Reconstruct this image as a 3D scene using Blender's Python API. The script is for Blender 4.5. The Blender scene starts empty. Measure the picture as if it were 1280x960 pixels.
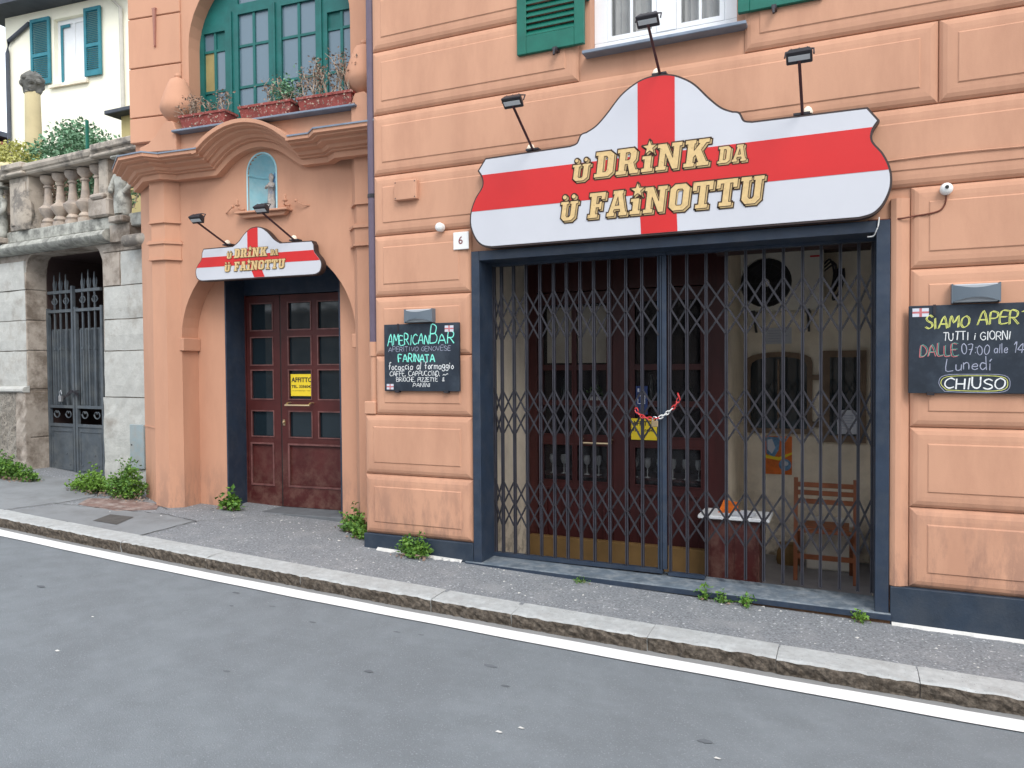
import bpy, bmesh, math, random
from mathutils import Matrix, Vector
from mathutils.geometry import tessellate_polygon
R = math.radians
random.seed(7)
sc = bpy.context.scene
COL = sc.collection

# ------------------------------------------------------------------ camera, sky, sun, exposure
cam_d = bpy.data.cameras.new("camera")
cam_d.sensor_width = 36.0
cam_d.lens = 36.0 * 940.0 / 1280.0
cam_d.clip_start = 0.05
cam_d.clip_end = 1000.0
cam = bpy.data.objects.new("camera", cam_d)
COL.objects.link(cam)
def cam_basis(yaw, pitch, roll):
    f = Vector((-math.sin(yaw) * math.cos(pitch), math.cos(yaw) * math.cos(pitch), math.sin(pitch)))
    r0 = Vector((math.cos(yaw), math.sin(yaw), 0.0))
    u0 = r0.cross(f)
    r = math.cos(roll) * r0 + math.sin(roll) * u0
    u = -math.sin(roll) * r0 + math.cos(roll) * u0
    return r, u, f
_r, _u, _f = cam_basis(R(24.188), R(-1.390), R(-0.428))
_m = Matrix((( _r.x, _u.x, -_f.x, 0.0), (_r.y, _u.y, -_f.y, -5.3), (_r.z, _u.z, -_f.z, 1.6), (0, 0, 0, 1)))
cam.matrix_world = _m
sc.camera = cam

SUN_ELEV, SUN_AZ = R(45), R(142)      # azimuth measured clockwise from +Y (north)
w = bpy.data.worlds.new("World")
sc.world = w
w.use_nodes = True
nt = w.node_tree
nt.nodes.clear()
wo = nt.nodes.new("ShaderNodeOutputWorld")
bg = nt.nodes.new("ShaderNodeBackground")
sky = nt.nodes.new("ShaderNodeTexSky")
sky.sky_type = 'NISHITA'
sky.sun_disc = False
sky.sun_elevation = SUN_ELEV
sky.sun_rotation = SUN_AZ
sky.air_density = 1.0
sky.dust_density = 4.0
sky.ozone_density = 1.0
bg.inputs[1].default_value = 0.15
# thin bright overcast: the clear sky seen through an even layer of cloud
cloud = nt.nodes.new("ShaderNodeTexNoise"); cloud.inputs["Scale"].default_value = 1.6; cloud.inputs["Detail"].default_value = 6
crm = nt.nodes.new("ShaderNodeValToRGB")
crm.color_ramp.elements[0].position = 0.25; crm.color_ramp.elements[0].color = (6.2, 6.8, 7.6, 1)
crm.color_ramp.elements[1].position = 0.75; crm.color_ramp.elements[1].color = (8.0, 8.3, 8.7, 1)
wtc = nt.nodes.new("ShaderNodeTexCoord")
nt.links.new(wtc.outputs["Generated"], cloud.inputs["Vector"]); nt.links.new(cloud.outputs["Fac"], crm.inputs[0])
mixs = nt.nodes.new("ShaderNodeMix"); mixs.data_type = 'RGBA'; mixs.inputs[0].default_value = 0.8
nt.links.new(sky.outputs[0], mixs.inputs[6]); nt.links.new(crm.outputs[0], mixs.inputs[7])
nt.links.new(mixs.outputs[2], bg.inputs[0])
nt.links.new(bg.outputs[0], wo.inputs[0])
sun_d = bpy.data.lights.new("sun", 'SUN')
sun_d.energy = 1.0
sun_d.angle = R(24)
sun_d.color = (1.0, 0.97, 0.93)
sun = bpy.data.objects.new("sun", sun_d)
COL.objects.link(sun)
_sd = Vector((math.sin(SUN_AZ) * math.cos(SUN_ELEV), math.cos(SUN_AZ) * math.cos(SUN_ELEV), math.sin(SUN_ELEV)))
sun.rotation_euler = _sd.to_track_quat('Z', 'Y').to_euler()
sun.location = (6, -8, 12)
sc.view_settings.view_transform = 'Standard'
sc.view_settings.look = 'None'
sc.view_settings.gamma = 1.0
sc.view_settings.use_curve_mapping = False
sc.view_settings.exposure = 0.78

# ------------------------------------------------------------------ materials
def mat(name, col, rough=0.8, var=0.12, scale=3.0, bump=0.0, bscale=60.0, metal=0.0,
        stain=None, sscale=1.2, samt=0.5, sramp=(0.45, 0.65), spec=0.35, speck=None, skscale=80, skthr=0.72,
        worn=None, wz=(0.2, 0.9), wthr=(0.45, 0.6), stretch=None):
    """Principled material in world position space: two noises for tone, optional stains, specks and low wear."""
    m = bpy.data.materials.new(name)
    m.use_nodes = True
    t = m.node_tree; n = t.nodes; l = t.links
    b = n["Principled BSDF"]
    b.inputs["Roughness"].default_value = rough
    b.inputs["Metallic"].default_value = metal
    b.inputs["Specular IOR Level"].default_value = spec
    geo = n.new("ShaderNodeNewGeometry")
    pos = geo.outputs["Position"]
    if stretch:
        mp = n.new("ShaderNodeMapping"); mp.inputs["Scale"].default_value = stretch
        l.new(pos, mp.inputs["Vector"]); pos = mp.outputs["Vector"]
    def noise(s, det=5, rg=0.6, raw=False):
        k = n.new("ShaderNodeTexNoise"); k.inputs["Scale"].default_value = s
        k.inputs["Detail"].default_value = det; k.inputs["Roughness"].default_value = rg
        l.new(geo.outputs["Position"] if raw else pos, k.inputs["Vector"]); return k.outputs["Fac"]
    def ramp(f, a, bb, ca=(0, 0, 0, 1), cb=(1, 1, 1, 1)):
        k = n.new("ShaderNodeValToRGB"); k.color_ramp.elements[0].position = a
        k.color_ramp.elements[1].position = bb
        k.color_ramp.elements[0].color = ca; k.color_ramp.elements[1].color = cb
        l.new(f, k.inputs[0]); return k.outputs[0]
    def mix(fac, a, bb):
        k = n.new("ShaderNodeMix"); k.data_type = 'RGBA'
        if hasattr(fac, 'links'): l.new(fac, k.inputs[0])
        else: k.inputs[0].default_value = fac
        for s, v in ((6, a), (7, bb)):
            if hasattr(v, 'links'): l.new(v, k.inputs[s])
            else: k.inputs[s].default_value = (*v, 1) if len(v) == 3 else v
        return k.outputs[2]
    def mul(a, bb):
        k = n.new("ShaderNodeMath"); k.operation = 'MULTIPLY'
        for i, v in enumerate((a, bb)):
            if hasattr(v, 'links'): l.new(v, k.inputs[i])
            else: k.inputs[i].default_value = v
        return k.outputs[0]
    lo = tuple(c * (1 - var) for c in col); hi = tuple(min(1, c * (1 + var)) for c in col)
    c = ramp(noise(scale), 0.3, 0.7, (*lo, 1), (*hi, 1))
    if stain:
        f = mul(ramp(noise(sscale, 8, 0.68), *sramp), samt)
        c = mix(f, c, stain)
    if speck:
        f = ramp(noise(skscale, 2, 0.5), skthr, skthr + 0.05)
        c = mix(f, c, speck)
    if worn:
        sep = n.new("ShaderNodeSeparateXYZ"); l.new(geo.outputs["Position"], sep.inputs[0])
        mr = n.new("ShaderNodeMapRange"); mr.inputs[1].default_value = wz[1]; mr.inputs[2].default_value = wz[0]
        l.new(sep.outputs[2], mr.inputs[0])
        f = mul(mr.outputs[0], ramp(noise(9, 6, 0.7), *wthr))
        c = mix(f, c, worn)
    l.new(c, b.inputs["Base Color"])
    if bump > 0:
        bp = n.new("ShaderNodeBump"); bp.inputs["Strength"].default_value = bump
        bp.inputs["Distance"].default_value = 0.01
        l.new(noise(bscale, 6, 0.65, True), bp.inputs["Height"])
        l.new(bp.outputs[0], b.inputs["Normal"])
    return m
def glass(name, col, rough=0.06, alpha_t=0.0):
    m = bpy.data.materials.new(name); m.use_nodes = True
    t = m.node_tree; n = t.nodes; l = t.links
    b = n["Principled BSDF"]
    b.inputs["Base Color"].default_value = (*col, 1)
    b.inputs["Roughness"].default_value = rough
    b.inputs["Specular IOR Level"].default_value = 0.6
    if alpha_t > 0:
        tr = n.new("ShaderNodeBsdfTransparent"); mx = n.new("ShaderNodeMixShader")
        mx.inputs[0].default_value = 1 - alpha_t
        l.new(tr.outputs[0], mx.inputs[1]); l.new(b.outputs[0], mx.inputs[2])
        l.new(mx.outputs[0], n["Material Output"].inputs[0])
    return m

STUCCO = mat("salmon_render", (0.560, 0.306, 0.200), 0.88, 0.07, 1.6, 0.10, 140, stain=(0.36, 0.178, 0.115), sscale=2.6, samt=0.36, stretch=(1, 1, 0.30),
             worn=(0.30, 0.17, 0.125), wz=(0.0, 0.9))
STUCCO2 = mat("salmon_render_bay", (0.565, 0.304, 0.198), 0.88, 0.06, 1.1, 0.08, 140, stain=(0.38, 0.19, 0.125), sscale=1.8, samt=0.32, stretch=(1, 1, 0.30),
             worn=(0.30, 0.18, 0.135), wz=(0.0, 0.7))
LEAD = mat("lead_flashing", (0.20, 0.24, 0.30), 0.5, 0.15, 8, 0.1, 50, metal=0.2)
BLUE = mat("dark_blue_paint", (0.026, 0.040, 0.066), 0.42, 0.18, 6, 0.06, 40, stain=(0.075, 0.085, 0.10), sscale=9, samt=0.30)
BLUEW = mat("worn_blue_sill", (0.12, 0.15, 0.18), 0.6, 0.25, 9, 0.15, 60, stain=(0.30, 0.32, 0.33), sscale=14, samt=0.6)
PLINTH = mat("plinth_paint", (0.024, 0.038, 0.060), 0.6, 0.2, 5, 0.2, 60, stain=(0.055, 0.065, 0.08), sscale=4, samt=0.5)
GATEM = mat("slate_gate_paint", (0.042, 0.042, 0.054), 0.5, 0.2, 12, 0.05, 80)
GATED = mat("slate_gate_lattice", (0.030, 0.029, 0.036), 0.5, 0.2, 12)
CREAM = mat("cream_plaster", (0.86, 0.77, 0.63), 0.85, 0.08, 2.0, 0.08, 90, stain=(0.36, 0.30, 0.23), sscale=1.7, samt=0.4, worn=(0.28, 0.23, 0.17), wz=(-0.2, 0.6))
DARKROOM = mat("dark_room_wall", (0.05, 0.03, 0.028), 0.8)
FLOORM = mat("vestibule_floor", (0.27, 0.26, 0.27), 0.7, 0.15, 5, 0.1, 30)
REDWOOD = mat("red_brown_door_wood", (0.070, 0.016, 0.015), 0.42, 0.25, 3.0, 0.15, 30, 
              worn=(0.17, 0.095, 0.075), wz=(0.12, 0.95), wthr=(0.42, 0.75))
REDWOOD2 = mat("red_interior_wood", (0.045, 0.010, 0.010), 0.4, 0.25, 3.0, 0.1, 30, stretch=(6, 6, 0.7))
OCHRE = mat("ochre_kick_board", (0.17, 0.10, 0.035), 0.6, 0.2, 5)
BROWNWOOD = mat("brown_window_wood", (0.17, 0.115, 0.075), 0.55, 0.25, 6, 0.15, 40)
CHAIRW = mat("orange_brown_chair_wood", (0.27, 0.09, 0.038), 0.5, 0.25, 8, 0.1, 40)
BEAD = mat("worn_glazing_bead", (0.15, 0.065, 0.060), 0.45, 0.35, 12)
GLASSD = glass("dark_door_glass", (0.010, 0.018, 0.024), 0.05)
GLASSI = glass("interior_door_glass", (0.03, 0.03, 0.035), 0.06, 0.75)
GLASSW = glass("sky_window_glass", (0.115, 0.175, 0.220), 0.10)
GLASSC = glass("clear_lamp_glass", (0.55, 0.58, 0.60), 0.12)
WHITEF = mat("white_window_paint", (0.78, 0.80, 0.82), 0.5, 0.04)
CURTAIN = mat("grey_curtain", (0.85, 0.86, 0.84), 0.9, 0.10, 8)
AMBER = mat("amber_blind", (0.30, 0.24, 0.10), 0.7, 0.2, 6)
TEAL = mat("teal_window_paint", (0.010, 0.118, 0.108), 0.45, 0.2, 6, 0.1, 40)
SHUTG = mat("green_shutter_paint", (0.008, 0.130, 0.092), 0.45, 0.15, 6, 0.1, 40)
SHUTB = mat("blue_green_shutter_paint", (0.030, 0.19, 0.24), 0.6, 0.15, 6)
SIGNW = mat("sign_white", (0.56, 0.57, 0.61), 0.38, 0.03, 2)
SIGNR = mat("sign_red", (0.58, 0.022, 0.022), 0.35, 0.05, 2)
SIGNE = mat("sign_dark_edge", (0.045, 0.030, 0.028), 0.5)
LETF = mat("tan_lettering", (0.66, 0.47, 0.22), 0.5, 0.10, 30, stain=(0.40, 0.25, 0.10), sscale=40, samt=0.6, sramp=(0.60, 0.64))
LETS = mat("tan_lettering_side", (0.50, 0.36, 0.17), 0.5, 0.1, 30)
LETO = mat("lettering_outline", (0.05, 0.025, 0.012), 0.5)
BLACKM = mat("black_lamp_metal", (0.030, 0.028, 0.034), 0.4, 0.2)
MAROON = mat("maroon_lamp_arm", (0.055, 0.022, 0.026), 0.5, 0.2)
GREYL = mat("grey_wall_lamp", (0.12, 0.15, 0.18), 0.35, 0.1)
GREYL2 = mat("pale_lamp_diffuser", (0.42, 0.45, 0.48), 0.3, 0.05)
SLATE = mat("slate_chalkboard", (0.017, 0.025, 0.038), 0.7, 0.2, 8, stain=(0.05, 0.065, 0.085), sscale=5, samt=0.6)
CH_T = mat("chalk_teal", (0.22, 0.75, 0.62), 0.9, 0.2, 60)
CH_W = mat("chalk_white", (0.72, 0.74, 0.74), 0.9, 0.15, 60)
CH_L = mat("chalk_lilac", (0.34, 0.36, 0.46), 0.9, 0.2, 60)
CH_Y = mat("chalk_yellow", (0.62, 0.64, 0.18), 0.9, 0.2, 60)
CH_P = mat("chalk_pink", (0.50, 0.16, 0.17), 0.9, 0.2, 60)
CH_G = mat("chalk_green", (0.14, 0.34, 0.28), 0.9, 0.2, 60)
WHITEP = mat("white_plastic", (0.78, 0.78, 0.76), 0.4, 0.03)
YELLOWP = mat("yellow_notice", (0.80, 0.60, 0.03), 0.6, 0.03)
BLACKP = mat("black_print", (0.02, 0.02, 0.02), 0.6, 0.0)
BRASS = mat("brass_handle", (0.55, 0.42, 0.26), 0.3, 0.1, metal=0.8)
STEEL = mat("bright_steel", (0.55, 0.56, 0.58), 0.3, 0.1, metal=0.8)
PIPE = mat("mauve_downpipe", (0.13, 0.10, 0.14), 0.5, 0.12, 6)
NICHE = mat("pale_blue_niche", (0.36, 0.66, 0.74), 0.7, 0.10, 8, stain=(0.7, 0.8, 0.8), sscale=10, samt=0.3)
MADO = mat("painted_figurine", (0.42, 0.38, 0.34), 0.5, 0.3, 30, stain=(0.10, 0.14, 0.22), sscale=16, samt=0.8)
TERRA = mat("terracotta_planter", (0.25, 0.055, 0.045), 0.7, 0.2, 9, 0.1, 60, stain=(0.45, 0.28, 0.24), sscale=30, samt=0.7, sramp=(0.55, 0.62))
TWIG = mat("dry_twig", (0.40, 0.32, 0.25), 0.9, 0.3, 20)
DRYLEAF = mat("dry_leaf", (0.24, 0.17, 0.13), 0.9, 0.3, 20)
LEAF = mat("leaf_green", (0.085, 0.19, 0.035), 0.55, 0.45, 14)
LEAFL = mat("leaf_light_green", (0.13, 0.25, 0.035), 0.55, 0.4, 14)
LEAFB = mat("hedge_leaf", (0.15, 0.29, 0.17), 0.6, 0.5, 9)
LEAFY = mat("yellow_green_leaf", (0.42, 0.42, 0.13), 0.6, 0.4, 9)
STONE = mat("weathered_stone", (0.47, 0.47, 0.44), 0.9, 0.10, 9.0, 0.6, 30, stain=(0.25, 0.21, 0.17), sscale=2.6, samt=0.6, sramp=(0.50, 0.66))
STONED = mat("brown_stained_stone", (0.40, 0.35, 0.30), 0.9, 0.2, 3.0, 0.6, 25, stain=(0.13, 0.10, 0.075), sscale=3.5, samt=0.8, sramp=(0.45, 0.62))
PEBBLE = mat("pebbledash", (0.26, 0.235, 0.20), 0.95, 0.35, 30, 0.9, 45, stain=(0.40, 0.37, 0.32), sscale=2, samt=0.7, speck=(0.10, 0.09, 0.08), skscale=60, skthr=0.58)
BALU = mat("balustrade_stone", (0.42, 0.37, 0.31), 0.9, 0.2, 6, 0.4, 40, stain=(0.13, 0.12, 0.11), sscale=4, samt=0.8, sramp=(0.50, 0.60))
BALUW = mat("baluster_stone", (0.47, 0.39, 0.32), 0.9, 0.2, 8, 0.3, 40, stain=(0.22, 0.20, 0.19), sscale=5, samt=0.7)
LICHEN = mat("lichen_stone", (0.39, 0.39, 0.35), 0.9, 0.3, 12, 0.5, 40, stain=(0.12, 0.12, 0.11), sscale=8, samt=0.8)
HOUSEY = mat("pale_yellow_render", (0.90, 0.87, 0.72), 0.9, 0.04, 1)
HOUSEO = mat("ochre_render", (0.50, 0.42, 0.20), 0.9, 0.1, 2)
ROOFD = mat("dark_eaves", (0.07, 0.08, 0.10), 0.8, 0.2)
COLY = mat("ochre_column", (0.55, 0.47, 0.28), 0.85, 0.1, 3)
IRON = mat("grey_iron_gate", (0.075, 0.090, 0.105), 0.55, 0.2, 8, 0.1, 50, stain=(0.14, 0.15, 0.15), sscale=6, samt=0.5)
ASPH = mat("road_asphalt", (0.192, 0.213, 0.228), 0.86, 0.10, 5, 0.7, 150, stain=(0.155, 0.170, 0.182), sscale=1.3, samt=0.6, speck=(0.26, 0.28, 0.295), skscale=120, skthr=0.62)
PAVE = mat("pavement_asphalt", (0.215, 0.226, 0.238), 0.9, 0.42, 70, 1.0, 70, stain=(0.30, 0.305, 0.31), sscale=5, samt=0.65, sramp=(0.50, 0.68), speck=(0.55, 0.56, 0.57), skscale=48, skthr=0.655)
PAVE2 = mat("smooth_pavement_patch", (0.235, 0.247, 0.255), 0.88, 0.08, 2.5, 0.4, 90, stain=(0.14, 0.14, 0.14), sscale=3, samt=0.5)
KERBT = mat("kerb_granite", (0.43, 0.445, 0.44), 0.85, 0.14, 22, 0.6, 70, stain=(0.33, 0.33, 0.32), sscale=6, samt=0.6, speck=(0.17, 0.17, 0.165), skscale=90, skthr=0.68)
KERBF = mat("kerb_dirty_face", (0.12, 0.10, 0.080), 0.95, 0.7, 38, 1.0, 70, stain=(0.045, 0.034, 0.024), sscale=22, samt=0.8)
GUTT = mat("gutter_concrete", (0.24, 0.24, 0.235), 0.9, 0.1, 4, 0.4, 90)
LINEW = mat("road_paint", (0.80, 0.80, 0.79), 0.7, 0.04, 6, 0.3, 120, stain=(0.52, 0.52, 0.52), sscale=14, samt=0.5, sramp=(0.60, 0.75))
CEMENT = mat("pale_cement", (0.60, 0.59, 0.56), 0.9, 0.15, 12, 0.5, 60)
RUST = mat("brown_masonry", (0.16, 0.085, 0.045), 0.9, 0.3, 12, 0.5, 50)
REDPATCH = mat("red_brown_patch", (0.20, 0.13, 0.11), 0.9, 0.3, 12, 0.7, 60, stain=(0.42, 0.38, 0.35), sscale=9, samt=0.6)
DRAINM = mat("drain_iron", (0.085, 0.08, 0.075), 0.8, 0.2, 12, 0.4, 60)
EARTH = mat("earth", (0.12, 0.11, 0.07), 0.95, 0.3, 1)
CHAINR = mat("red_plastic_chain", (0.60, 0.05, 0.05), 0.4, 0.1)
ORANGEP = mat("orange_print", (0.66, 0.15, 0.02), 0.5, 0.3, 12)
BLUEP = mat("blue_print", (0.12, 0.25, 0.42), 0.5, 0.5, 30)
BLUES = mat("blue_sticker", (0.02, 0.04, 0.14), 0.5, 0.2, 30)
PAPER = mat("pale_paper", (0.58, 0.60, 0.66), 0.8, 0.04)
WINEG = mat("bottle_glass", (0.02, 0.035, 0.03), 0.12, 0.3, 9, spec=0.7)
BEIGEP = mat("beige_cabinet", (0.72, 0.68, 0.60), 0.5, 0.05)
RIBBON = mat("grey_stone_threshold", (0.13, 0.14, 0.15), 0.8, 0.15, 9, 0.3, 60)
HILLG = mat("far_foliage", (0.06, 0.10, 0.04), 0.9, 0.5, 1)

# ------------------------------------------------------------------ mesh building
class MB:
    def __init__(s): s.v = []; s.f = []
    def add(s, vs, fs):
        o = len(s.v); s.v += [tuple(q) for q in vs]; s.f += [tuple(o + i for i in q) for q in fs]; return s
    def box(s, x0, x1, y0, y1, z0, z1):
        return s.add([(x0,y0,z0),(x1,y0,z0),(x1,y1,z0),(x0,y1,z0),(x0,y0,z1),(x1,y0,z1),(x1,y1,z1),(x0,y1,z1)],
                     [(0,3,2,1),(4,5,6,7),(0,1,5,4),(1,2,6,5),(2,3,7,6),(3,0,4,7)])
    def bar(s, a, b, wx, wy=None):
        """square bar between two points"""
        a, b = Vector(a), Vector(b); d = (b - a).normalized(); wy = wy or wx
        ref = Vector((0, 1, 0)) if abs(d.y) < 0.9 else Vector((1, 0, 0))
        p = d.cross(ref).normalized(); q = p.cross(d)
        vs = [e + p * (i * wx / 2) + q * (j * wy / 2) for e in (a, b) for i, j in ((-1,-1),(1,-1),(1,1),(-1,1))]
        return s.add(vs, [(0,1,2,3),(7,6,5,4),(0,4,5,1),(1,5,6,2),(2,6,7,3),(3,7,4,0)])
    def tube(s, pts, r, n=8, cap=True):
        pts = [Vector(p) for p in pts]; rings = []
        rr = r if isinstance(r, (list, tuple)) else [r] * len(pts)
        for i, p in enumerate(pts):
            d = (pts[min(i + 1, len(pts) - 1)] - pts[max(i - 1, 0)])
            d = d.normalized() if d.length > 1e-9 else Vector((0, 0, 1))
            ref = Vector((0, 0, 1)) if abs(d.z) < 0.95 else Vector((1, 0, 0))
            a = d.cross(ref).normalized(); b = a.cross(d)
            rings.append([p + (a * math.cos(2*math.pi*k/n) + b * math.sin(2*math.pi*k/n)) * rr[i] for k in range(n)])
        vs = [v for q in rings for v in q]; fs = []
        for i in range(len(pts) - 1):
            for k in range(n):
                fs.append((i*n+k, i*n+(k+1) % n, (i+1)*n+(k+1) % n, (i+1)*n+k))
        if cap: fs += [tuple(range(n))[::-1], tuple((len(pts)-1)*n + k for k in range(n))]
        return s.add(vs, fs)
    def lathe(s, prof, cx, cy, n=12, sx=1, sy=1, rot=0, sq=False):
        """prof = [(r, z)...] round a vertical axis"""
        vs = []
        for r, z in prof:
            for k in range(n):
                a = 2*math.pi*k/n + rot
                vs.append((cx + r*sx*math.cos(a), cy + r*sy*math.sin(a), z))
        fs = [(i*n+k, i*n+(k+1) % n, (i+1)*n+(k+1) % n, (i+1)*n+k) for i in range(len(prof)-1) for k in range(n)]
        fs += [tuple(range(n))[::-1], tuple((len(prof)-1)*n + k for k in range(n))]
        return s.add(vs, fs)
    def disc_y(s, cx, cz, r, y0, y1, n=20):
        """short cylinder along Y"""
        return s.prism([(cx + r*math.cos(2*math.pi*k/n), cz + r*math.sin(2*math.pi*k/n)) for k in range(n)], y0, y1)
    def ring_y(s, cx, cz, r0, r1, y0, y1, n=20):
        c = [(math.cos(2*math.pi*k/n), math.sin(2*math.pi*k/n)) for k in range(n)]
        return s.prism([(cx+r1*a, cz+r1*b) for a, b in c], y0, y1, [[(cx+r0*a, cz+r0*b) for a, b in c]])
    def prism(s, poly, y0, y1, holes=()):
        """polygon in (x,z) extruded from y0 (front) to y1 (back), with holes"""
        loops = [list(poly)] + [list(h) for h in holes]
        flat = [q for lp in loops for q in lp]; n = len(flat)
        tris = tessellate_polygon([[Vector((a, b, 0)) for a, b in lp] for lp in loops])
        vs = [(a, y0, b) for a, b in flat] + [(a, y1, b) for a, b in flat]
        fs = [tuple(t) for t in tris] + [tuple(n + i for i in t[::-1]) for t in tris]
        o = 0
        for lp in loops:
            m = len(lp)
            for i in range(m):
                j = (i + 1) % m; fs.append((o+i, o+j, n+o+j, n+o+i))
            o += m
        return s.add(vs, fs)
    def ball(s, c, r, n=10, m=6, sc_=(1, 1, 1)):
        vs = []; fs = []
        for i in range(m + 1):
            t = math.pi * i / m
            for k in range(n):
                a = 2*math.pi*k/n
                vs.append((c[0]+r*sc_[0]*math.sin(t)*math.cos(a), c[1]+r*sc_[1]*math.sin(t)*math.sin(a), c[2]+r*sc_[2]*math.cos(t)))
        for i in range(m):
            for k in range(n):
                fs.append((i*n+k, i*n+(k+1) % n, (i+1)*n+(k+1) % n, (i+1)*n+k))
        return s.add(vs, fs)
    def leaf(s, p, size, rnd, up=0.3):
        d = Vector((rnd.gauss(0,1), rnd.gauss(0,1), rnd.gauss(0,1)*0.6+up)).normalized()
        t = d.cross(Vector((rnd.gauss(0,1), rnd.gauss(0,1), rnd.gauss(0,1)))).normalized(); nn = d.cross(t)
        p = Vector(p); l_ = size*rnd.uniform(.7, 1.3); w_ = l_*0.32
        return s.add([p, p+d*l_*.45+t*w_+nn*w_*.3, p+d*l_, p+d*l_*.45-t*w_+nn*w_*.3], [(0,1,2),(0,2,3)])

I4 = Matrix.Identity(4)
def frame(ox, oy, deg):
    return Matrix.Translation((ox, oy, 0)) @ Matrix.Rotation(R(deg), 4, 'Z')
BAY = frame(-3.75, 0.45, 4.0)       # the portal bay, set back and slightly turned
STW = frame(-7.0, 0.55, -4.0)       # the old stone garden wall
HSE = frame(-18.6, 7.7, 5.0)        # the pale yellow house

def wloc(o):
    v = Vector((0, 0, 0))
    while o is not None: v += o.location; o = o.parent
    return v
def tag(o, label=None, cat=None, group=None, kind=None):
    if label: o['label'] = label
    if cat: o['category'] = cat
    if group: o['group'] = group
    if kind: o['kind'] = kind
    return o
def root(name, loc, label, cat, group=None, F=I4):
    o = bpy.data.objects.new(name, None); COL.objects.link(o)
    o.empty_display_size = 0.1
    o.location = F @ Vector(loc); return tag(o, label, cat, group)
def obj(name, mb, m, parent=None, F=I4, smooth=False, bev=0.0, label=None, merge=False):
    me = bpy.data.meshes.new(name)
    vs = [F @ Vector(v) for v in mb.v]
    zmin = min(v.z for v in vs); n = len(vs)
    c = Vector(((min(v.x for v in vs)+max(v.x for v in vs))/2, (min(v.y for v in vs)+max(v.y for v in vs))/2, zmin))
    me.from_pydata([v - c for v in vs], [], mb.f)
    bm = bmesh.new(); bm.from_mesh(me)
    if merge: bmesh.ops.remove_doubles(bm, verts=bm.verts, dist=0.0005)
    bmesh.ops.recalc_face_normals(bm, faces=bm.faces)
    if bev > 0:
        es = [e for e in bm.edges if len(e.link_faces) == 2 and e.calc_face_angle(0) > 0.6]
        bmesh.ops.bevel(bm, geom=es, offset=bev, segments=1, affect='EDGES', clamp_overlap=True)
    bm.to_mesh(me); bm.free()
    if smooth:
        for p in me.polygons: p.use_smooth = True
        try: me.set_sharp_from_angle(angle=R(40))
        except Exception: pass
    me.materials.append(m)
    o = bpy.data.objects.new(name, me); COL.objects.link(o)
    o.parent = parent
    o.location = c - (wloc(parent) if parent else Vector((0, 0, 0)))
    if label: o['label'] = label
    return o
def share(src, dx, dy, dz, parent=None):
    o = src.copy(); COL.objects.link(o)
    o.parent = parent if parent is not None else src.parent
    o.location = src.location + Vector((dx, dy, dz)); return o

def catmull(pts, k=6):
    out = []
    P = [pts[0]] + list(pts) + [pts[-1]]
    for i in range(1, len(P) - 2):
        for j in range(k):
            t = j / k
            out.append(tuple(0.5*((2*P[i][a]) + (-P[i-1][a]+P[i+1][a])*t + (2*P[i-1][a]-5*P[i][a]+4*P[i+1][a]-P[i+2][a])*t*t
                        + (-P[i-1][a]+3*P[i][a]-3*P[i+1][a]+P[i+2][a])*t**3) for a in range(len(pts[0]))))
    out.append(tuple(pts[-1])); return out
def area(p): return sum(p[i][0]*p[(i+1) % len(p)][1]-p[(i+1) % len(p)][0]*p[i][1] for i in range(len(p)))/2
def offset(poly, d):
    """grow a polygon by d (mitred)"""
    p = list(poly)
    if area(p) < 0: p = p[::-1]
    out = []; n = len(p)
    for i in range(n):
        a, b, c = Vector(p[i-1]), Vector(p[i]), Vector(p[(i+1) % n])
        e1 = (b-a); e2 = (c-b)
        if e1.length < 1e-7 or e2.length < 1e-7: out.append(tuple(b)); continue
        n1 = Vector((e1.y, -e1.x)).normalized(); n2 = Vector((e2.y, -e2.x)).normalized()
        m = n1 + n2
        if m.length < 1e-4: out.append(tuple(b + n1*d)); continue
        m.normalize(); k = min(1/max(m.dot(n1), 0.45), 2.0); out.append(tuple(b + m*d*k))
    return out
def clip(poly, ax, lim, keep):
    """clip a polygon against x or z = lim; keep +1 above, -1 below"""
    out = []; n = len(poly)
    for i in range(n):
        a, b = poly[i], poly[(i+1) % n]
        ia, ib = (a[ax]-lim)*keep >= 0, (b[ax]-lim)*keep >= 0
        if ia: out.append(a)
        if ia != ib:
            t = (lim-a[ax])/(b[ax]-a[ax]); out.append((a[0]+(b[0]-a[0])*t, a[1]+(b[1]-a[1])*t))
    return out

def zg(X):
    """height of the pavement along the foot of the wall: the street climbs to the left"""
    if X >= 1: return -0.0563 - 0.018*(X-1)
    if X <= -9: return 0.3447 - 0.062*(X+9)
    return -0.036 - 0.0225*X + 0.0022*X*X
def zp(X, Y): return zg(X) + 0.02*min(0.0, Y)
KY0, KY1, KH = -0.69, -0.90, 0.092
def zr(X, Y=-2): return zg(X) + 0.02*KY1 - KH + 0.012*min(1.0, max(0, (KY1 - Y)))

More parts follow.
